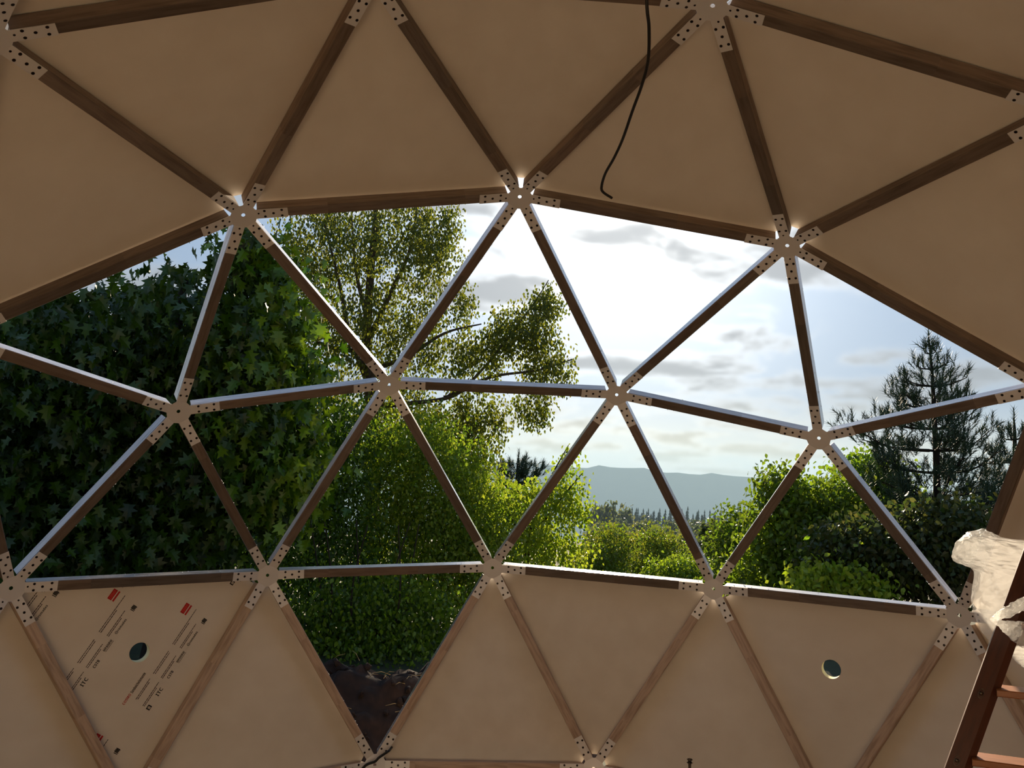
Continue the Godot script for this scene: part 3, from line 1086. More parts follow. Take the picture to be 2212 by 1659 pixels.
func make_leaves() -> void:
	M.leaf_small = leaf_mesh([Vector2(0, 0), Vector2(0.30, 0.32), Vector2(0.26, 0.62), Vector2(0, 1.0)], 0.18)
	M.leaf_round = leaf_mesh([Vector2(0, 0), Vector2(0.36, 0.25), Vector2(0.38, 0.62), Vector2(0, 1.0)], 0.25)
	M.leaf_maple = leaf_mesh([Vector2(0, 0.0), Vector2(0.40, -0.14), Vector2(0.24, 0.10), Vector2(0.62, 0.30), Vector2(0.20, 0.38), Vector2(0.30, 0.66), Vector2(0.12, 0.68), Vector2(0.0, 1.0)], 0.22)
	var one := Image.create(4, 4, false, Image.FORMAT_RGB8)
	one.fill(Color.WHITE)
	M.plain_tex = ImageTexture.create_from_image(one)
	M.leaf_green = leaf_mat(Color(0.8, 0.8, 0.8), 0.42)
	M.leaf_thin = leaf_mat(Color(1.0, 1.0, 1.0), 0.45)
	M.needle_mat = leaf_mat(Color(0.25, 0.25, 0.25), 0.6)
	# a brush of needles pointing along +y
	var mb := MB.new()
	var r := RandomNumberGenerator.new()
	r.seed = 3
	for k in 16:
		var a := TAU * k / 16 * 2.6
		var y0 := 0.75 * k / 16.0
		var d := Vector3(cos(a) * 0.42, 0.46, sin(a) * 0.42)
		var s := Vector3(-sin(a), 0, cos(a)) * 0.030
		var o := Vector3(0, y0, 0)
		var n := Vector3(cos(a), -0.9, sin(a)).normalized()
		var i := mb.v.size()
		mb.vert(o - s, n); mb.vert(o + s, n); mb.vert(o + d, n)
		mb.tri(i, i + 1, i + 2)
	mb.tube([Vector3.ZERO, Vector3(0, 0.85, 0)], [0.03, 0.02], 4)
	M.needles = mb.mesh()
	var bark := mat(Color(0.20, 0.16, 0.12), 0.9)
	bark.albedo_texture = noise_tex(0.05, [[0.0, Color(0.55, 0.5, 0.45)], [1.0, Color(1, 1, 1)]], 256, 256, 41)
	M.bark = bark
	var bark2 := mat(Color(0.34, 0.29, 0.24), 0.85)
	bark2.albedo_texture = noise_tex(0.06, [[0.0, Color(0.35, 0.33, 0.3)], [0.5, Color(0.9, 0.88, 0.85)], [1.0, Color(1, 1, 1)]], 256, 256, 42)
	M.birch_bark = bark2
	var sg := mat(Color(0.20, 0.21, 0.10), 0.95)
	sg.albedo_texture = noise_tex(0.03, [[0.0, Color(0.6, 0.5, 0.4)], [0.5, Color(0.8, 0.9, 0.6)], [1.0, Color(1, 1, 0.8)]], 512, 512, 43)
	sg.uv1_triplanar = true
	sg.uv1_scale = Vector3(0.15, 0.15, 0.15)
	M.soil_grass = sg
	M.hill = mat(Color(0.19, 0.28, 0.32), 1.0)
	var so := mat(Color(0.20, 0.125, 0.08), 1.0)
	so.albedo_texture = noise_tex(0.04, [[0.0, Color(0.5, 0.45, 0.4)], [1.0, Color(1, 1, 1)]], 256, 256, 44)
	so.uv1_triplanar = true
	so.uv1_scale = Vector3(1.5, 1.5, 1.5)
	M.soil = so
	M.straw = mat(Color(0.62, 0.52, 0.34), 0.8)

class Crown:
	var nodes := PackedVector3Array()
	var rad := PackedFloat32Array()
	var xf := []           # leaf transforms
	var col := PackedColorArray()
	var wood: MB

func limb(cr: Crown, pts: Array, r0: float, r1: float, sides := 7) -> void:
	var p := smooth_path(pts, 5)
	var rr := []
	for i in p.size():
		var t := float(i) / (p.size() - 1)
		var r := lerpf(r0, r1, pow(t, 0.8))
		rr.append(r)
		cr.nodes.append(p[i])
		cr.rad.append(r)
	cr.wood.tube(p, rr, sides)

func twig_to(cr: Crown, c: Vector3, r_tip: float, sag: float, r: RandomNumberGenerator) -> void:
	# from the nearest wood that lies lower or nearer the stem
	var best := -1
	var bd := 1e9
	for i in cr.nodes.size():
		var q := cr.nodes[i]
		var d := q.distance_to(c) + maxf(0.0, q.y - c.y) * 0.8
		if d < bd:
			bd = d
			best = i
	var a := cr.nodes[best]
	var l := a.distance_to(c)
	if l < 0.05: return
	var rr := minf(cr.rad[best] * 0.6, r_tip * (1.0 + l * 1.6))
	var side := Vector3(r.randf_range(-1, 1), r.randf_range(-0.4, 0.6), r.randf_range(-1, 1)) * l * 0.10
	var m1 := a.lerp(c, 0.35) + side + Vector3(0, l * sag, 0)
	var m2 := a.lerp(c, 0.70) + side * 0.8 + Vector3(0, l * sag, 0)
	cr.wood.tube([a, m1, m2, c], [rr, rr * 0.8, rr * 0.6, r_tip * 0.6], 4 if rr < 0.02 else 6, false)
	for p in [m1, m2, c]:
		cr.nodes.append(p)
		cr.rad.append(rr * 0.7)

func leaf_at(cr: Crown, p: Vector3, size: float, col: Color, r: RandomNumberGenerator, droop: float) -> void:
	var n := Vector3(r.randf_range(-1, 1), r.randf_range(-0.2, 1.2) * (1.0 - droop) + 0.15, r.randf_range(-1, 1)).normalized()
	var d := Vector3(r.randf_range(-1, 1), r.randf_range(-1, 0.5) - droop * 1.5, r.randf_range(-1, 1))
	d = (d - n * d.dot(n)).normalized()
	var x := d.cross(n)
	cr.xf.append(Transform3D(Basis(x * size, n * size, -d * size), p))
	cr.col.append(col)

func pick(r: RandomNumberGenerator, cols: Array) -> Color:
	var a: Color = cols[r.randi() % cols.size()]
	var b: Color = cols[r.randi() % cols.size()]
	var c := a.lerp(b, r.randf())
	var k := r.randf_range(0.75, 1.2)
	return Color(c.r * k, c.g * k, c.b * k)

func grow(o: Node3D, cr: Crown, blobs: Array, clusters: int, per: int, spread: float, size: Vector2, cols: Array, mesh: Mesh, lm: Material, bark: Material, sd: int, droop := 0.3, hang := 0.0, tip := 0.006, singles := 0) -> void:
	# blobs: [px, py, depth, half width in px, half height in px, half depth in m, share]
	var r := RandomNumberGenerator.new()
	r.seed = sd
	var lo := o.position
	var total := 0.0
	for b in blobs: total += b[6]
	var cs := []
	for b in blobs:
		var c := at(b[0], b[1], b[2]) - lo
		var rx: float = b[3] * b[2] / FOCAL
		var ry: float = b[4] * b[2] / FOCAL
		for k in int(round(clusters * b[6] / total)):
			var v := Vector3(r.randfn(), r.randfn(), r.randfn()).normalized() * pow(r.randf(), 0.42)
			cs.append(c + cam.global_basis.x * v.x * rx + Vector3.UP * v.y * ry + Vector3(0, 0, v.z * b[5]))
	var stem := cr.nodes[0]
	cs.sort_custom(func(p, q): return p.distance_squared_to(stem) < q.distance_squared_to(stem))
	for c in cs:
		twig_to(cr, c, tip, 0.08 if hang > 0.0 else 0.03, r)
		var base := pick(r, cols)
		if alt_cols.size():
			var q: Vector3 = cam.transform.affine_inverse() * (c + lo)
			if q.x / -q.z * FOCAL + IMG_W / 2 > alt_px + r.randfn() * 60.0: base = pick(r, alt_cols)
		for k in per:
			var p: Vector3
			if hang > 0.0:
				var s := k % 5
				var sx := sin(s * 2.4) * spread
				var sz := cos(s * 2.4) * spread
				var dn := r.randf() * hang
				p = c + Vector3(sx + r.randfn() * 0.03, spread * 0.3 - dn, sz + r.randfn() * 0.03)
			else:
				p = c + Vector3(r.randfn(), r.randfn() * 0.8, r.randfn()) * spread
			leaf_at(cr, p, r.randf_range(size.x, size.y), base.lerp(pick(r, cols), 0.5), r, droop)
	finish(o, cr, mesh, lm, bark, singles)

func finish(o: Node3D, cr: Crown, mesh: Mesh, lm: Material, bark: Material, singles := 0, called := "foliage") -> void:
	put("trunk", cr.wood.mesh(), bark, o)
	if singles > 0:
		# the leaves that show largest are pieces of their own
		var order := range(cr.xf.size())
		var near := {}
		for i in order:
			var q: Vector3 = cam.transform.affine_inverse() * (cr.xf[i].origin + o.position)
			var sx := q.x / -q.z * FOCAL
			near[i] = -q.z + (50.0 if absf(sx) > IMG_W / 2 else 0.0)
		order.sort_custom(func(a, b): return near[a] < near[b])
		var gone := {}
		var mats := {}
		for i in order.slice(0, singles):
			gone[i] = true
			var c := cr.col[i]
			var key := Color(snappedf(c.r, 0.012), snappedf(c.g, 0.012), 0).to_html()
			if not mats.has(key):
				var m: StandardMaterial3D = lm.duplicate()
				m.vertex_color_use_as_albedo = false
				m.albedo_color = Color(c.r, c.g, c.b).linear_to_srgb()
				m.albedo_texture = M.plain_tex
				mats[key] = m
			var mi := put("leaf", mesh, mats[key], o)
			mi.transform = cr.xf[i]
		var xf := []
		var col := PackedColorArray()
		for i in cr.xf.size():
			if not gone.has(i):
				xf.append(cr.xf[i])
				col.append(cr.col[i])
		cr.xf = xf
		cr.col = col
	var mm := MultiMesh.new()
	mm.transform_format = MultiMesh.TRANSFORM_3D
	mm.use_colors = true
	mm.mesh = mesh
	mm.instance_count = cr.xf.size()
	for i in cr.xf.size():
		mm.set_instance_transform(i, cr.xf[i])
		mm.set_instance_color(i, cr.col[i])
	var mi2 := MultiMeshInstance3D.new()
	mi2.name = part_name(o, called)
	mi2.multimesh = mm
	mi2.material_override = lm
	o.add_child(mi2, true)
	tag(mi2, "", "", "", "stuff")

func plant(called: String, px: float, depth: float, label: String, category: String, group := "") -> Node3D:
	# stands where the ground lies under that bearing
	var p := at(px, 1100, depth)
	return thing(called, Vector3(p.x, land(p.x, p.z) - 0.08, p.z), label, category, group)

func crown() -> Crown:
	var c := Crown.new()
	c.wood = MB.new()
	return c

func build_plants() -> void:
	var GREEN := [Color(0.027, 0.064, 0.003), Color(0.055, 0.118, 0.004), Color(0.015, 0.036, 0.003)]
	var LIME := [Color(0.26, 0.36, 0.014), Color(0.15, 0.27, 0.012), Color(0.36, 0.40, 0.03)]
	var OLIVE := [Color(0.115, 0.145, 0.010), Color(0.060, 0.095, 0.008), Color(0.20, 0.20, 0.016)]
	# --- the big maple close to the dome
	var o := plant("maple_tree", 360, 7.6, "big dark green maple standing close to the dome on the left", "tree")
	var lo := o.position
	var cr := crown()
	limb(cr, [Vector3.ZERO, Vector3(0.05, 0.8, 0), at(345, 950, 7.6) - lo, at(370, 780, 7.6) - lo, at(400, 600, 7.7) - lo], 0.16, 0.03)
	limb(cr, [at(350, 1000, 7.6) - lo, at(480, 880, 7.5) - lo, at(580, 740, 7.5) - lo], 0.07, 0.02)
	limb(cr, [at(350, 1040, 7.6) - lo, at(200, 900, 7.4) - lo, at(60, 720, 7.2) - lo], 0.08, 0.02)
	limb(cr, [at(355, 1080, 7.6) - lo, at(500, 1010, 7.4) - lo, at(620, 960, 7.5) - lo], 0.06, 0.015)
	alt_cols = [Color(0.07, 0.19, 0.008), Color(0.17, 0.33, 0.010), Color(0.27, 0.42, 0.012)]  # brighter greens paint sunlight into the leaves of the right edge
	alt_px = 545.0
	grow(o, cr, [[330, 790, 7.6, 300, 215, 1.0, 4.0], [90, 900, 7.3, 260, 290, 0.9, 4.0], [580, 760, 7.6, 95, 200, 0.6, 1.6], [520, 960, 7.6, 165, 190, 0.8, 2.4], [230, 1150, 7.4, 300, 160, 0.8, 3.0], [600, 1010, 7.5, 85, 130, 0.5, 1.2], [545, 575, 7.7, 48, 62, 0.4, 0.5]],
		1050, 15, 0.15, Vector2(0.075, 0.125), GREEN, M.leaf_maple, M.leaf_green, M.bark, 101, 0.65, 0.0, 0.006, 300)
	alt_cols = []
	# --- dark trees behind it
	o = plant("dark_tree", 60, 13.0, "dense dark tree filling the view behind the maple at the left edge", "tree")
	lo = o.position; cr = crown()
	limb(cr, [Vector3.ZERO, Vector3(0, 2, 0), at(60, 800, 13) - lo, at(70, 650, 13) - lo], 0.2, 0.04)
	grow(o, cr, [[60, 900, 13, 320, 260, 1.6, 3.0], [100, 1180, 13, 330, 180, 1.4, 2.0]], 420, 14, 0.30, Vector2(0.16, 0.26), GREEN, M.leaf_round, M.leaf_green, M.bark, 102, 0.2)
	o = plant("dark_tree", 460, 12.0, "dark bushy tree between the maple and the birch", "tree")
	lo = o.position; cr = crown()
	limb(cr, [Vector3.ZERO, Vector3(0, 2, 0), at(450, 850, 12) - lo, at(460, 720, 12) - lo], 0.16, 0.03)
	grow(o, cr, [[440, 860, 12, 200, 200, 1.2, 2.0], [500, 1120, 12, 190, 190, 1.2, 2.0]], 330, 14, 0.25, Vector2(0.12, 0.2), GREEN, M.leaf_round, M.leaf_green, M.bark, 103, 0.2)
	# --- the birch with its drooping boughs
	o = plant("birch_tree", 812, 14.0, "tall backlit birch with drooping golden green twigs in the middle of the view", "tree")
	lo = o.position; cr = crown()
	limb(cr, [Vector3.ZERO, Vector3(-0.05, 1.2, 0), at(806, 1000, 14) - lo, at(800, 830, 14) - lo, at(792, 740, 14) - lo, at(800, 600, 14) - lo, at(815, 430, 14) - lo, at(825, 250, 14) - lo], 0.17, 0.03, 9)
	limb(cr, [at(800, 840, 14) - lo, at(755, 720, 13.8) - lo, at(735, 620, 13.7) - lo, at(700, 480, 13.6) - lo], 0.06, 0.014)
	limb(cr, [at(794, 740, 14) - lo, at(840, 640, 14.2) - lo, at(885, 540, 14.3) - lo, at(905, 420, 14.4) - lo], 0.06, 0.014)
	limb(cr, [at(797, 700, 14) - lo, at(770, 590, 14.3) - lo, at(760, 470, 14.5) - lo], 0.05, 0.012)
	limb(cr, [at(795, 760, 14) - lo, at(690, 740, 13.6) - lo, at(620, 640, 13.4) - lo], 0.05, 0.012)
	limb(cr, [at(803, 880, 14) - lo, at(880, 872, 13.8) - lo, at(980, 855, 13.7) - lo, at(1040, 800, 13.7) - lo, at(1090, 740, 13.6) - lo, at(1150, 660, 13.6) - lo, at(1185, 605, 13.6) - lo], 0.045, 0.006)
	limb(cr, [at(960, 858, 13.75) - lo, at(1060, 815, 13.5) - lo, at(1160, 800, 13.4) - lo, at(1240, 775, 13.4) - lo], 0.035, 0.008)
	limb(cr, [at(800, 800, 14) - lo, at(880, 770, 13.7) - lo, at(960, 720, 13.5) - lo, at(1040, 700, 13.4) - lo], 0.05, 0.010)
	limb(cr, [at(806, 960, 14) - lo, at(860, 930, 13.8) - lo, at(960, 900, 13.6) - lo], 0.05, 0.012)
	grow(o, cr, [[800, 500, 14, 170, 150, 1.4, 3.2], [660, 560, 13.8, 95, 150, 1.0, 1.6], [920, 530, 14.2, 85, 115, 1.0, 1.1], [730, 700, 13.8, 130, 100, 1.0, 1.5], [880, 700, 14, 100, 90, 1.0, 1.3], [960, 470, 14.2, 55, 55, 0.7, 0.28], [1000, 640, 14.2, 26, 50, 0.5, 0.25],
		[1120, 700, 13.6, 95, 55, 0.7, 1.3], [1185, 640, 13.6, 45, 32, 0.4, 0.35], [1180, 780, 13.5, 70, 45, 0.5, 0.6], [1000, 760, 13.6, 100, 55, 0.7, 0.9], [1020, 900, 13.6, 90, 70, 0.6, 1.2], [930, 930, 13.7, 110, 80, 0.7, 1.0], [1150, 860, 13.5, 50, 40, 0.4, 0.35], [690, 850, 14, 110, 70, 0.8, 0.8], [1010, 985, 13.6, 85, 45, 0.5, 0.7], [850, 860, 14.1, 110, 70, 0.7, 0.9], [800, 950, 13.9, 120, 60, 0.6, 0.8]],
		2000, 22, 0.10, Vector2(0.042, 0.066), OLIVE, M.leaf_small, M.leaf_thin, M.birch_bark, 104, 0.75, 0.34, 0.003)
	# --- shrubs below the birch
	var sh := [
		["hazel_shrub", 690, 10.1, "tall leafy shrub just right of the maple, under the birch", [[690, 1050, 10.1, 110, 110, 0.6, 1.2], [720, 930, 10.2, 60, 70, 0.4, 0.5], [640, 960, 10.1, 50, 60, 0.4, 0.35], [690, 1230, 9.9, 150, 180, 0.8, 2.0]], 300, [GREEN[0], GREEN[1], LIME[1], GREEN[1]], 111],
		["hazel_shrub", 895, 10.9, "broad green shrub behind the birch trunk, half lit by the sun", [[890, 1040, 10.9, 115, 110, 0.6, 1.0], [830, 960, 10.7, 45, 60, 0.4, 0.3], [930, 950, 10.7, 40, 70, 0.4, 0.3], [900, 1200, 10.9, 140, 150, 0.7, 2.0]], 320, [GREEN[1], LIME[1], LIME[0], LIME[1], LIME[2]], 112],
		["hazel_shrub", 800, 8.8, "dark shrub above the soil heap in the low triangular opening", [[810, 1370, 8.8, 190, 120, 0.6, 2.0], [820, 1440, 8.3, 180, 50, 0.4, 0.7]], 300, [GREEN[0], GREEN[1], LIME[1], LIME[0]], 113],
		["hazel_shrub", 1030, 11.4, "leafy shrub left of the yellow green young birch", [[1020, 1130, 11.4, 90, 120, 0.7, 1.3], [1000, 1010, 11.5, 40, 60, 0.4, 0.3], [1040, 1260, 11.2, 100, 110, 0.7, 1.0]], 230, [GREEN[1], LIME[1], LIME[0], LIME[2]], 114],
	]
	for s in sh:
		o = plant(s[0], s[1], s[2], s[3], "shrub", "shrubs under the birch")
		cr = crown()
		lo = o.position
		for k in 7:
			var a: float = TAU * k / 7.0 + s[7]
			var foot := Vector3(cos(a) * 0.40, 0, sin(a) * 0.25)
			limb(cr, [foot, foot * 1.1 + Vector3(sin(a * 3.0) * 0.06, 0.6, 0), foot * 1.35 + Vector3(sin(a * 5.0) * 0.10, 1.25, 0)], 0.014, 0.005)
		grow(o, cr, s[4], int(s[5] * 3.0), 24, 0.18, Vector2(0.028, 0.062), s[6], M.leaf_small, M.leaf_thin, M.bark, s[7], 0.45)
	# --- the young birch, yellow green
	o = plant("young_birch", 1140, 12.4, "young yellow green birch glowing in front of the mountain", "tree")
	lo = o.position; cr = crown()
	limb(cr, [Vector3.ZERO, Vector3(0.02, 1.0, 0), at(1150, 1130, 12.4) - lo, at(1180, 1050, 12.4) - lo, at(1228, 962, 12.4) - lo], 0.05, 0.006)
	limb(cr, [at(1148, 1180, 12.4) - lo, at(1080, 1090, 12.3) - lo, at(1030, 1040, 12.3) - lo], 0.03, 0.008)
	limb(cr, [at(1150, 1160, 12.4) - lo, at(1210, 1080, 12.3) - lo, at(1258, 1022, 12.3) - lo], 0.025, 0.006)
	grow(o, cr, [[1130, 1120, 12.4, 125, 75, 0.7, 2.2], [1200, 1060, 12.4, 60, 45, 0.5, 0.7], [1225, 995, 12.4, 14, 30, 0.15, 0.12], [1070, 1080, 12.4, 70, 55, 0.5, 0.7], [1190, 1190, 12.3, 90, 55, 0.6, 1.2], [1240, 1090, 12.4, 30, 60, 0.3, 0.4]],
		400, 17, 0.10, Vector2(0.045, 0.072), LIME, M.leaf_small, M.leaf_thin, M.bark, 121, 0.5, 0.0, 0.003)
	# --- bushes right of the middle
	var rb := [
		["willow_bush", 1720, 13.2, "sunlit olive green bush below the right hand five armed star plate", [[1720, 1140, 13.2, 110, 90, 0.8, 1.5], [1690, 1060, 13.2, 45, 45, 0.4, 0.4], [1700, 1240, 13.0, 130, 70, 0.8, 1.4], [1800, 1090, 13.2, 60, 60, 0.5, 0.5]], 480, [LIME[1], OLIVE[0], LIME[0], OLIVE[1]], 131, Vector2(0.036, 0.066)],
		["rowan_tree", 1860, 15.0, "bright green young tree just left of the pine", [[1870, 1030, 15, 62, 52, 0.6, 1.0], [1830, 1110, 15, 80, 70, 0.7, 1.2], [1910, 1080, 15, 60, 70, 0.6, 0.7]], 250, [LIME[1], GREEN[1], LIME[0]], 132, Vector2(0.06, 0.10)],
		["undergrowth_bush", 1950, 10.8, "dark tangled bush under the pine at the lower right", [[1960, 1200, 10.8, 130, 90, 0.7, 1.6], [1860, 1190, 10.8, 90, 60, 0.6, 1.0], [2050, 1180, 10.6, 80, 110, 0.6, 1.0]], 560, [Color(0.05, 0.065, 0.012), Color(0.09, 0.09, 0.018), Color(0.04, 0.075, 0.012)], 133, Vector2(0.030, 0.058)],
		["fern_clump", 1790, 10.4, "low lime green clump of foliage above the right sill strut", [[1800, 1262, 10.4, 75, 22, 0.4, 1.0], [1850, 1275, 10.2, 55, 18, 0.4, 0.6]], 120, LIME, 134, Vector2(0.06, 0.10)],
		["willow_bush", 1330, 24.0, "pale green bush in front of the dark forest, right of the young birch", [[1320, 1185, 24, 55, 55, 0.9, 1.0], [1290, 1215, 23, 70, 35, 0.9, 0.8]], 190, [LIME[1], OLIVE[0], OLIVE[2]], 135, Vector2(0.09, 0.16)],
		["willow_bush", 1425, 26.0, "pale green bush with pointed crown in the middle of the valley view", [[1430, 1180, 26, 60, 45, 0.9, 1.0], [1400, 1225, 25, 80, 30, 0.9, 0.9]], 190, [LIME[1], OLIVE[0], OLIVE[2]], 136, Vector2(0.09, 0.16)],
		["willow_bush", 1500, 22.0, "low green bush above the middle sill strut on the right", [[1480, 1235, 22, 90, 30, 0.9, 1.0]], 130, [LIME[1], OLIVE[0], LIME[0]], 137, Vector2(0.09, 0.15)],
		["willow_bush", 1590, 18.0, "thin brownish bush between the forest and the sunlit olive bush", [[1590, 1175, 18, 55, 80, 0.7, 1.0], [1600, 1250, 17, 70, 40, 0.7, 0.8]], 190, [OLIVE[1], OLIVE[0], LIME[1]], 138, Vector2(0.06, 0.10)],
	]
	for s in rb:
		o = plant(s[0], s[1], s[2], s[3], "fern" if s[0] == "fern_clump" else ("tree" if s[0] == "rowan_tree" else "bush"))
		cr = crown()
		var low := at(s[4][0][0], s[4][0][1], s[4][0][2]) - o.position
		for k in 4:
			var a: float = TAU * k / 4.0 + s[7] if s[7] is float else TAU * k / 4.0
			limb(cr, [Vector3(cos(a) * 0.06, 0, sin(a) * 0.06), low * 0.45 + Vector3(cos(a) * 0.2, 0, sin(a) * 0.2), low * 0.9 + Vector3(cos(a) * 0.4, 0, sin(a) * 0.4)], 0.03, 0.010)
		grow(o, cr, s[4], int(s[5] * 1.7), 17, maxf(s[7].y * 1.9, 0.13) if s[7] is Vector2 else 0.15, s[7] if s[7] is Vector2 else Vector2(0.06, 0.1), s[6], M.leaf_small, M.leaf_thin, M.bark, int(s[2] * 10), 0.3, 0.0, 0.004)
	pines()
	forest()

func pines() -> void:
	pine("pine_tree", 2020, 13.0, "tall Scots pine with open crown at the right edge", [[2006, 728], [2013, 800], [2018, 900], [2024, 1050], [2030, 1340]], [[742, 10, 12], [775, 32, 40], [812, 62, 66], [858, 90, 72], [905, 118, 92], [952, 165, 110], [1000, 150, 130], [1050, 120, 150], [1100, 150, 160], [1150, 130, 150]], 201)
	pine("pine_tree", 2180, 14.5, "second pine partly hidden by the right hand strut and panel", [[2190, 900], [2192, 1000], [2196, 1350]], [[930, 30, 30], [980, 50, 60], [1030, 75, 70], [1080, 85, 80], [1130, 90, 90]], 202)
	pine("pine_tree", 1120, 26.0, "small dark pine showing behind the young birch", [[1120, 985], [1118, 1040], [1115, 1120]], [[1004, 24, 40], [1022, 45, 58], [1045, 50, 40]], 203)

func pine(called: String, px: float, depth: float, label: String, stem: Array, whorls: Array, sd: int) -> void:
	var o := plant(called, px, depth, label, "tree")
	var lo := o.position
	var cr := crown()
	var r := RandomNumberGenerator.new()
	r.seed = sd
	var pts := []
	for s in stem: pts.push_front(at(s[0], s[1], depth) - lo)
	pts[0] = Vector3.ZERO if pts.size() > 2 else pts[0]
	limb(cr, pts, 0.075 * depth / 13.0, 0.008, 8)
	var k := depth / FOCAL
	var tuft := 0.18 * sqrt(depth / 13.0)
	var needle_cols := [Color(0.030, 0.062, 0.022), Color(0.045, 0.080, 0.026), Color(0.022, 0.050, 0.020)]
	var rt := cam.global_basis.x
	var fw := Vector3(0, 0, 1)
	# leader
	for j in 3: brush(cr, pts[pts.size() - 1] + Vector3(0, -j * 0.09, 0), Vector3(r.randf_range(-0.1, 0.1), 1, 0), tuft, pick(r, needle_cols), r)
	for w in whorls:
		# the stem's place at that height
		var sx: float = stem[0][0]
		for s in stem.size() - 1:
			if w[0] >= stem[s][1]: sx = lerpf(stem[s][0], stem[s + 1][0], clampf((w[0] - stem[s][1]) / float(stem[s + 1][1] - stem[s][1]), 0, 1))
		var c: Vector3 = at(sx, w[0] + 22.0 * 13.0 / depth, depth) - lo
		var nb := 7 if w[1] > 60 else 5
		for b in nb:
			var a: float = TAU * (b + r.randf_range(-0.3, 0.3)) / nb + w[0] * 0.7
			var reach_px: float = (w[2] if cos(a) > 0 else w[1]) * r.randf_range(0.7, 1.05)
			var l := reach_px * k
			var dir := (rt * cos(a) + fw * sin(a)).normalized()
			var e := c + dir * l + Vector3(0, l * r.randf_range(0.15, 0.45), 0)
			var m := c + dir * l * 0.55 + Vector3(0, l * 0.05, 0)
			limb(cr, [c, m, e], 0.012 + l * 0.014, 0.006, 5)
			for j in (3 if l > 0.5 else 2): brush(cr, e + Vector3(0, j * 0.07, 0), (dir * 0.25 + Vector3.UP).normalized(), tuft, pick(r, needle_cols), r)
			var n := int(1 + l * 11.0)
			for j in n:
				var t := lerpf(0.30, 1.0, pow(float(j + 1) / n, 0.8))
				var p := c.lerp(m, t / 0.55) if t < 0.55 else m.lerp(e, (t - 0.55) / 0.45)
				var off := Vector3(r.randfn(), r.randfn() * 0.5, r.randfn()) * l * 0.13
				var q := p + off
				if off.length() > 0.08: cr.wood.tube([p, q], [0.006, 0.004], 3, false)
				for z in (4 if l > 0.5 else 2): brush(cr, q + Vector3(r.randfn(), r.randfn(), r.randfn()) * 0.05, (dir * 0.5 + Vector3(r.randfn() * 0.5, 0.9, r.randfn() * 0.5)).normalized(), tuft * r.randf_range(0.7, 1.2), pick(r, needle_cols), r)
	finish(o, cr, M.needles, M.needle_mat, M.bark, 0, "needles")

func brush(cr: Crown, p: Vector3, d: Vector3, size: float, col: Color, r: RandomNumberGenerator) -> void:
	var y := d.normalized()
	var x := y.cross(Vector3(r.randf_range(-1, 1), 0.1, r.randf_range(-1, 1))).normalized()
	var z := x.cross(y)
	cr.xf.append(Transform3D(Basis(x * size, y * size, z * size), p))
	cr.col.append(col)

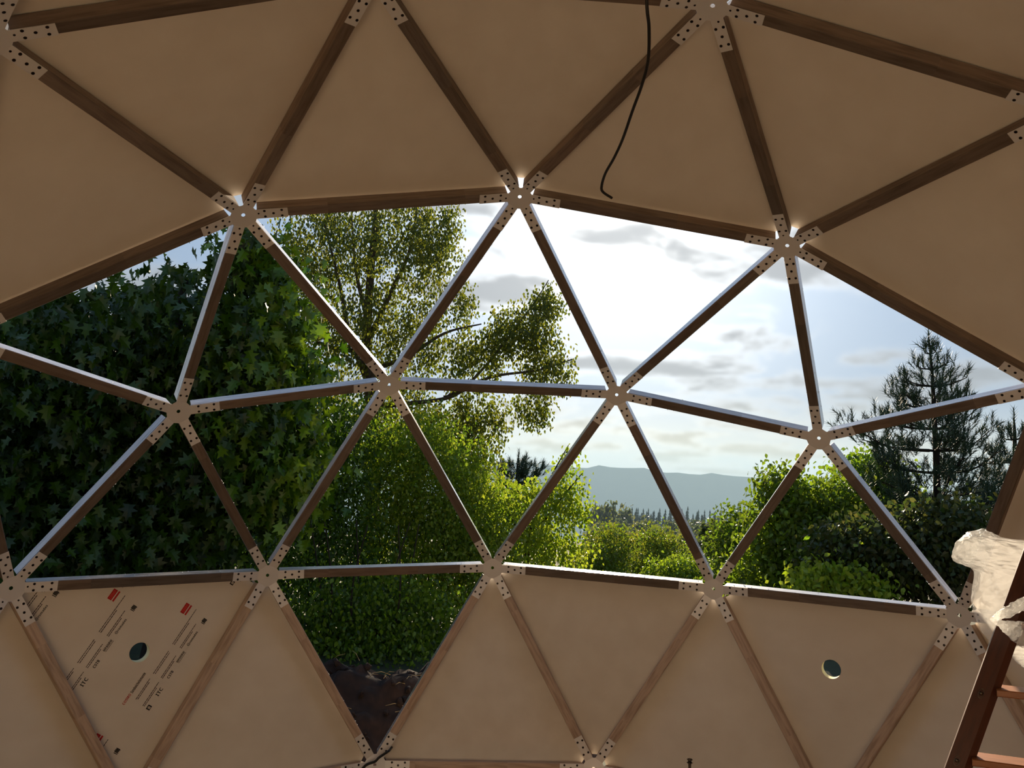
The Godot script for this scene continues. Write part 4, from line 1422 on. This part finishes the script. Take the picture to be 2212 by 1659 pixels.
func forest() -> void:
	var r := RandomNumberGenerator.new()
	r.seed = 77
	# three spruces to copy
	var protos := []
	for v in 3:
		var mb := MB.new()
		mb.col = Color(0.03, 0.05, 0.028)
		var tiers := 13
		for t in tiers:
			var y := 1.0 - (t + 1.0) / tiers * 0.93
			var w := (1.0 - y) * r.randf_range(0.18, 0.23) + 0.02
			var nseg := 11
			for s in nseg:
				var a := TAU * (s + r.randf_range(-0.3, 0.3)) / nseg
				var b := a + TAU / nseg * 0.9
				var rr := w * r.randf_range(0.7, 1.1)
				var n := Vector3(cos(a), 0.9, sin(a)).normalized()
				var i := mb.v.size()
				mb.vert(Vector3(0, y + 0.10, 0), n); mb.vert(Vector3(cos(a) * rr, y - 0.01, sin(a) * rr), n); mb.vert(Vector3(cos(b) * rr * 0.6, y + 0.02, sin(b) * rr * 0.6), n)
				mb.tri(i, i + 1, i + 2)
		mb.tube([Vector3.ZERO, Vector3(0, 1.0, 0)], [0.02, 0.003], 5)
		protos.append(mb.mesh())
	var k := 0
	for row in 9:
		for i in 11:
			var px := lerpf(1272.0, 1668.0, (i + 0.05 + 0.31 * (row % 3) + 0.09 * row / 3.0 + r.randf() * 0.05) / 11.0)
			var depth := 286.0 + row * 13.0 + r.randf_range(-2, 2)
			var ptop := lerpf(1083.0, 1098.0, (px - 1272.0) / 396.0) + absf(r.randfn()) * 7.0 + (8 - row) * 3.2
			var tp := at(px, ptop, depth)
			var hgt := tp.y - land(tp.x, tp.z) + 0.3
			var o := put("spruce_tree", protos[k % 3], M.spruce)
			o.position = Vector3(tp.x, tp.y - hgt, tp.z)
			o.scale = Vector3(13.5, hgt, 13.5)
			o.rotation.y = r.randf() * TAU
			tag(o, "dark spruce in the hazy conifer forest below the mountain", "tree", "spruces of the distant forest")
			k += 1
	# the slope below them: round crowned trees
	var pro := []
	for v in 3:
		var cr := crown()
		cr.wood.tube([Vector3.ZERO, Vector3(0, 0.5, 0)], [0.03, 0.015], 5)
		for j in 420:
			var d := Vector3(r.randfn(), r.randfn(), r.randfn()).normalized() * pow(r.randf(), 0.3)
			var lump := 0.78 + 0.22 * sin(d.x * 7.0 + v) * cos(d.y * 6.0 + v * 2.0)
			leaf_at(cr, Vector3(0, 0.56, 0) + Vector3(d.x * 0.36, d.y * 0.44, d.z * 0.36) * lump, r.randf_range(0.07, 0.13), pick(r, [Color(0.10, 0.13, 0.03), Color(0.15, 0.16, 0.04), Color(0.08, 0.11, 0.03)]), r, 0.1)
		pro.append(cr)
	var first := []
	for v in 3:
		var o := thing("round_tree", Vector3.ZERO, "round crowned tree on the wooded slope below the spruces", "tree", "trees on the wooded slope")
		finish(o, pro[v], M.leaf_round, M.leaf_thin, M.bark)
		first.append(o)
	k = 0
	var places := [[1290.0, 1078.0, 262.0], [1320.0, 1072.0, 262.0], [1352.0, 1083.0, 262.0]]
	for row in 8:
		var depth := 236.0 * pow(0.82, row)
		var span := 420.0 * depth / FOCAL
		var cnt := maxi(3, int(span / (6.2 * lerpf(1.0, 0.75, row / 7.0))))
		for i in cnt: places.append([1266.0 + 420.0 * (i + 0.5 + 0.4 * sin(row * 2.0) + r.randf_range(-0.1, 0.1)) / cnt, lerpf(1116.0, 1190.0, row / 7.0) + r.randf_range(-9, 9), depth])
	for pl in places:
		var tp := at(pl[0], pl[1], pl[2])
		var gy := land(tp.x, tp.z) - 0.2
		var hgt := clampf(tp.y - gy, 4.0, 16.0)
		var o: Node3D = first[k] if k < 3 else first[k % 3].duplicate()
		if k >= 3:
			o.name = numbered("round_tree")
			add_child(o, true)
		var wide := minf(hgt, 9.0 if pl[2] > 150.0 else 7.0)
		o.position = Vector3(tp.x, gy, tp.z)
		o.scale = Vector3(wide, hgt, wide)
		o.rotation.y = r.randf() * TAU
		if k < 3: tag(o, ["leftmost of three dark round trees on the knoll beside the spruces", "middle and tallest of three dark round trees on the knoll beside the spruces", "rightmost of three dark round trees on the knoll, next to the spruces"][k], "tree")
		else: tag(o, "round crowned tree on the wooded slope below the spruces", "tree", "trees on the wooded slope")
		k += 1

func soil_heap() -> void:
	var c := at(800, 1600, 6.1)
	var gy := land(c.x, c.z)
	var o := thing("soil_heap", Vector3(c.x, gy - 0.1, c.z), "heap of dark dug soil with clods and straw seen through the low opening", "soil heap")
	var nz := FastNoiseLite.new()
	nz.seed = 8; nz.frequency = 1.6; nz.fractal_octaves = 5
	var mb := MB.new()
	var n := 46
	for j in n + 1:
		for i in n + 1:
			var x := lerpf(-1.7, 1.7, float(i) / n)
			var z := lerpf(-0.95, 0.95, float(j) / n)
			var e := clampf(1.0 - (x / 1.7) * (x / 1.7) - (z / 0.95) * (z / 0.95), 0.0, 1.0)
			mb.vert(Vector3(x, heap_h(x, z, nz), z), Vector3(heap_h(x - 0.03, z, nz) - heap_h(x + 0.03, z, nz), 0.06, heap_h(x, z - 0.03, nz) - heap_h(x, z + 0.03, nz)).normalized())
	for j in n:
		for i in n:
			var a := j * (n + 1) + i
			mb.tri(a, a + 1, a + n + 2); mb.tri(a, a + n + 2, a + n + 1)
	put("mound", mb.mesh(), M.soil, o)
	var r := RandomNumberGenerator.new()
	r.seed = 5
	var clods := []
	for v in 3:
		var sm := SphereMesh.new()
		sm.radial_segments = 9; sm.rings = 5; sm.radius = 0.5; sm.height = 1.0
		var arr := sm.get_mesh_arrays()
		var vs: PackedVector3Array = arr[Mesh.ARRAY_VERTEX]
		for i in vs.size(): vs[i] *= 0.8 + nz.get_noise_3d(vs[i].x * 2.5 + v * 9, vs[i].y * 2.5, vs[i].z * 2.5) * 1.3
		arr[Mesh.ARRAY_VERTEX] = vs
		var am := ArrayMesh.new()
		am.add_surface_from_arrays(Mesh.PRIMITIVE_TRIANGLES, arr)
		clods.append(am)
	for i in 120:
		var x := r.randf_range(-1.1, 1.1)
		var z := r.randf_range(-0.3, 0.7)
		var s := r.randf_range(0.025, 0.085)
		var cl := put("clod", clods[i % 3], M.soil, o)
		cl.transform = Transform3D(Basis.from_euler(Vector3(r.randf() * 6, r.randf() * 6, 0)) * Basis.from_scale(Vector3(s, s * 0.7, s)), Vector3(x, heap_h(x, z, nz) + s * 0.12, z))
	mb = MB.new()
	for i in 60:
		var x := r.randf_range(-1.2, 1.2)
		var z := r.randf_range(-0.4, 0.8)
		var p := Vector3(x, heap_h(x, z, nz) + 0.012, z)
		var d := Vector3(r.randf_range(-1, 1), r.randf_range(-0.05, 0.15), r.randf_range(-0.6, 0.6)).normalized() * r.randf_range(0.05, 0.16)
		mb.tube([p, p + d * 0.5 + Vector3(0, 0.015, 0), p + d], [0.003, 0.0025, 0.001], 4, false)
	tag(put("straw", mb.mesh(), M.straw, o), "", "", "", "stuff")

func heap_h(x: float, z: float, nz: FastNoiseLite) -> float:
	var e := clampf(1.0 - (x / 1.7) * (x / 1.7) - (z / 0.95) * (z / 0.95), 0.0, 1.0)
	return pow(e, 0.75) * (0.47 + nz.get_noise_2d(x, z) * 0.24) + nz.get_noise_2d(x * 5.0, z * 5.0) * 0.06 * sqrt(e)


func _ready() -> void:
	rng.seed = 7
	setup_view()
	make_materials()
	lay_out_dome()
	build_floor()
	build_frame()
	build_panels()
	build_inside()
	make_leaves()
	build_land()
	soil_heap()
	build_plants()
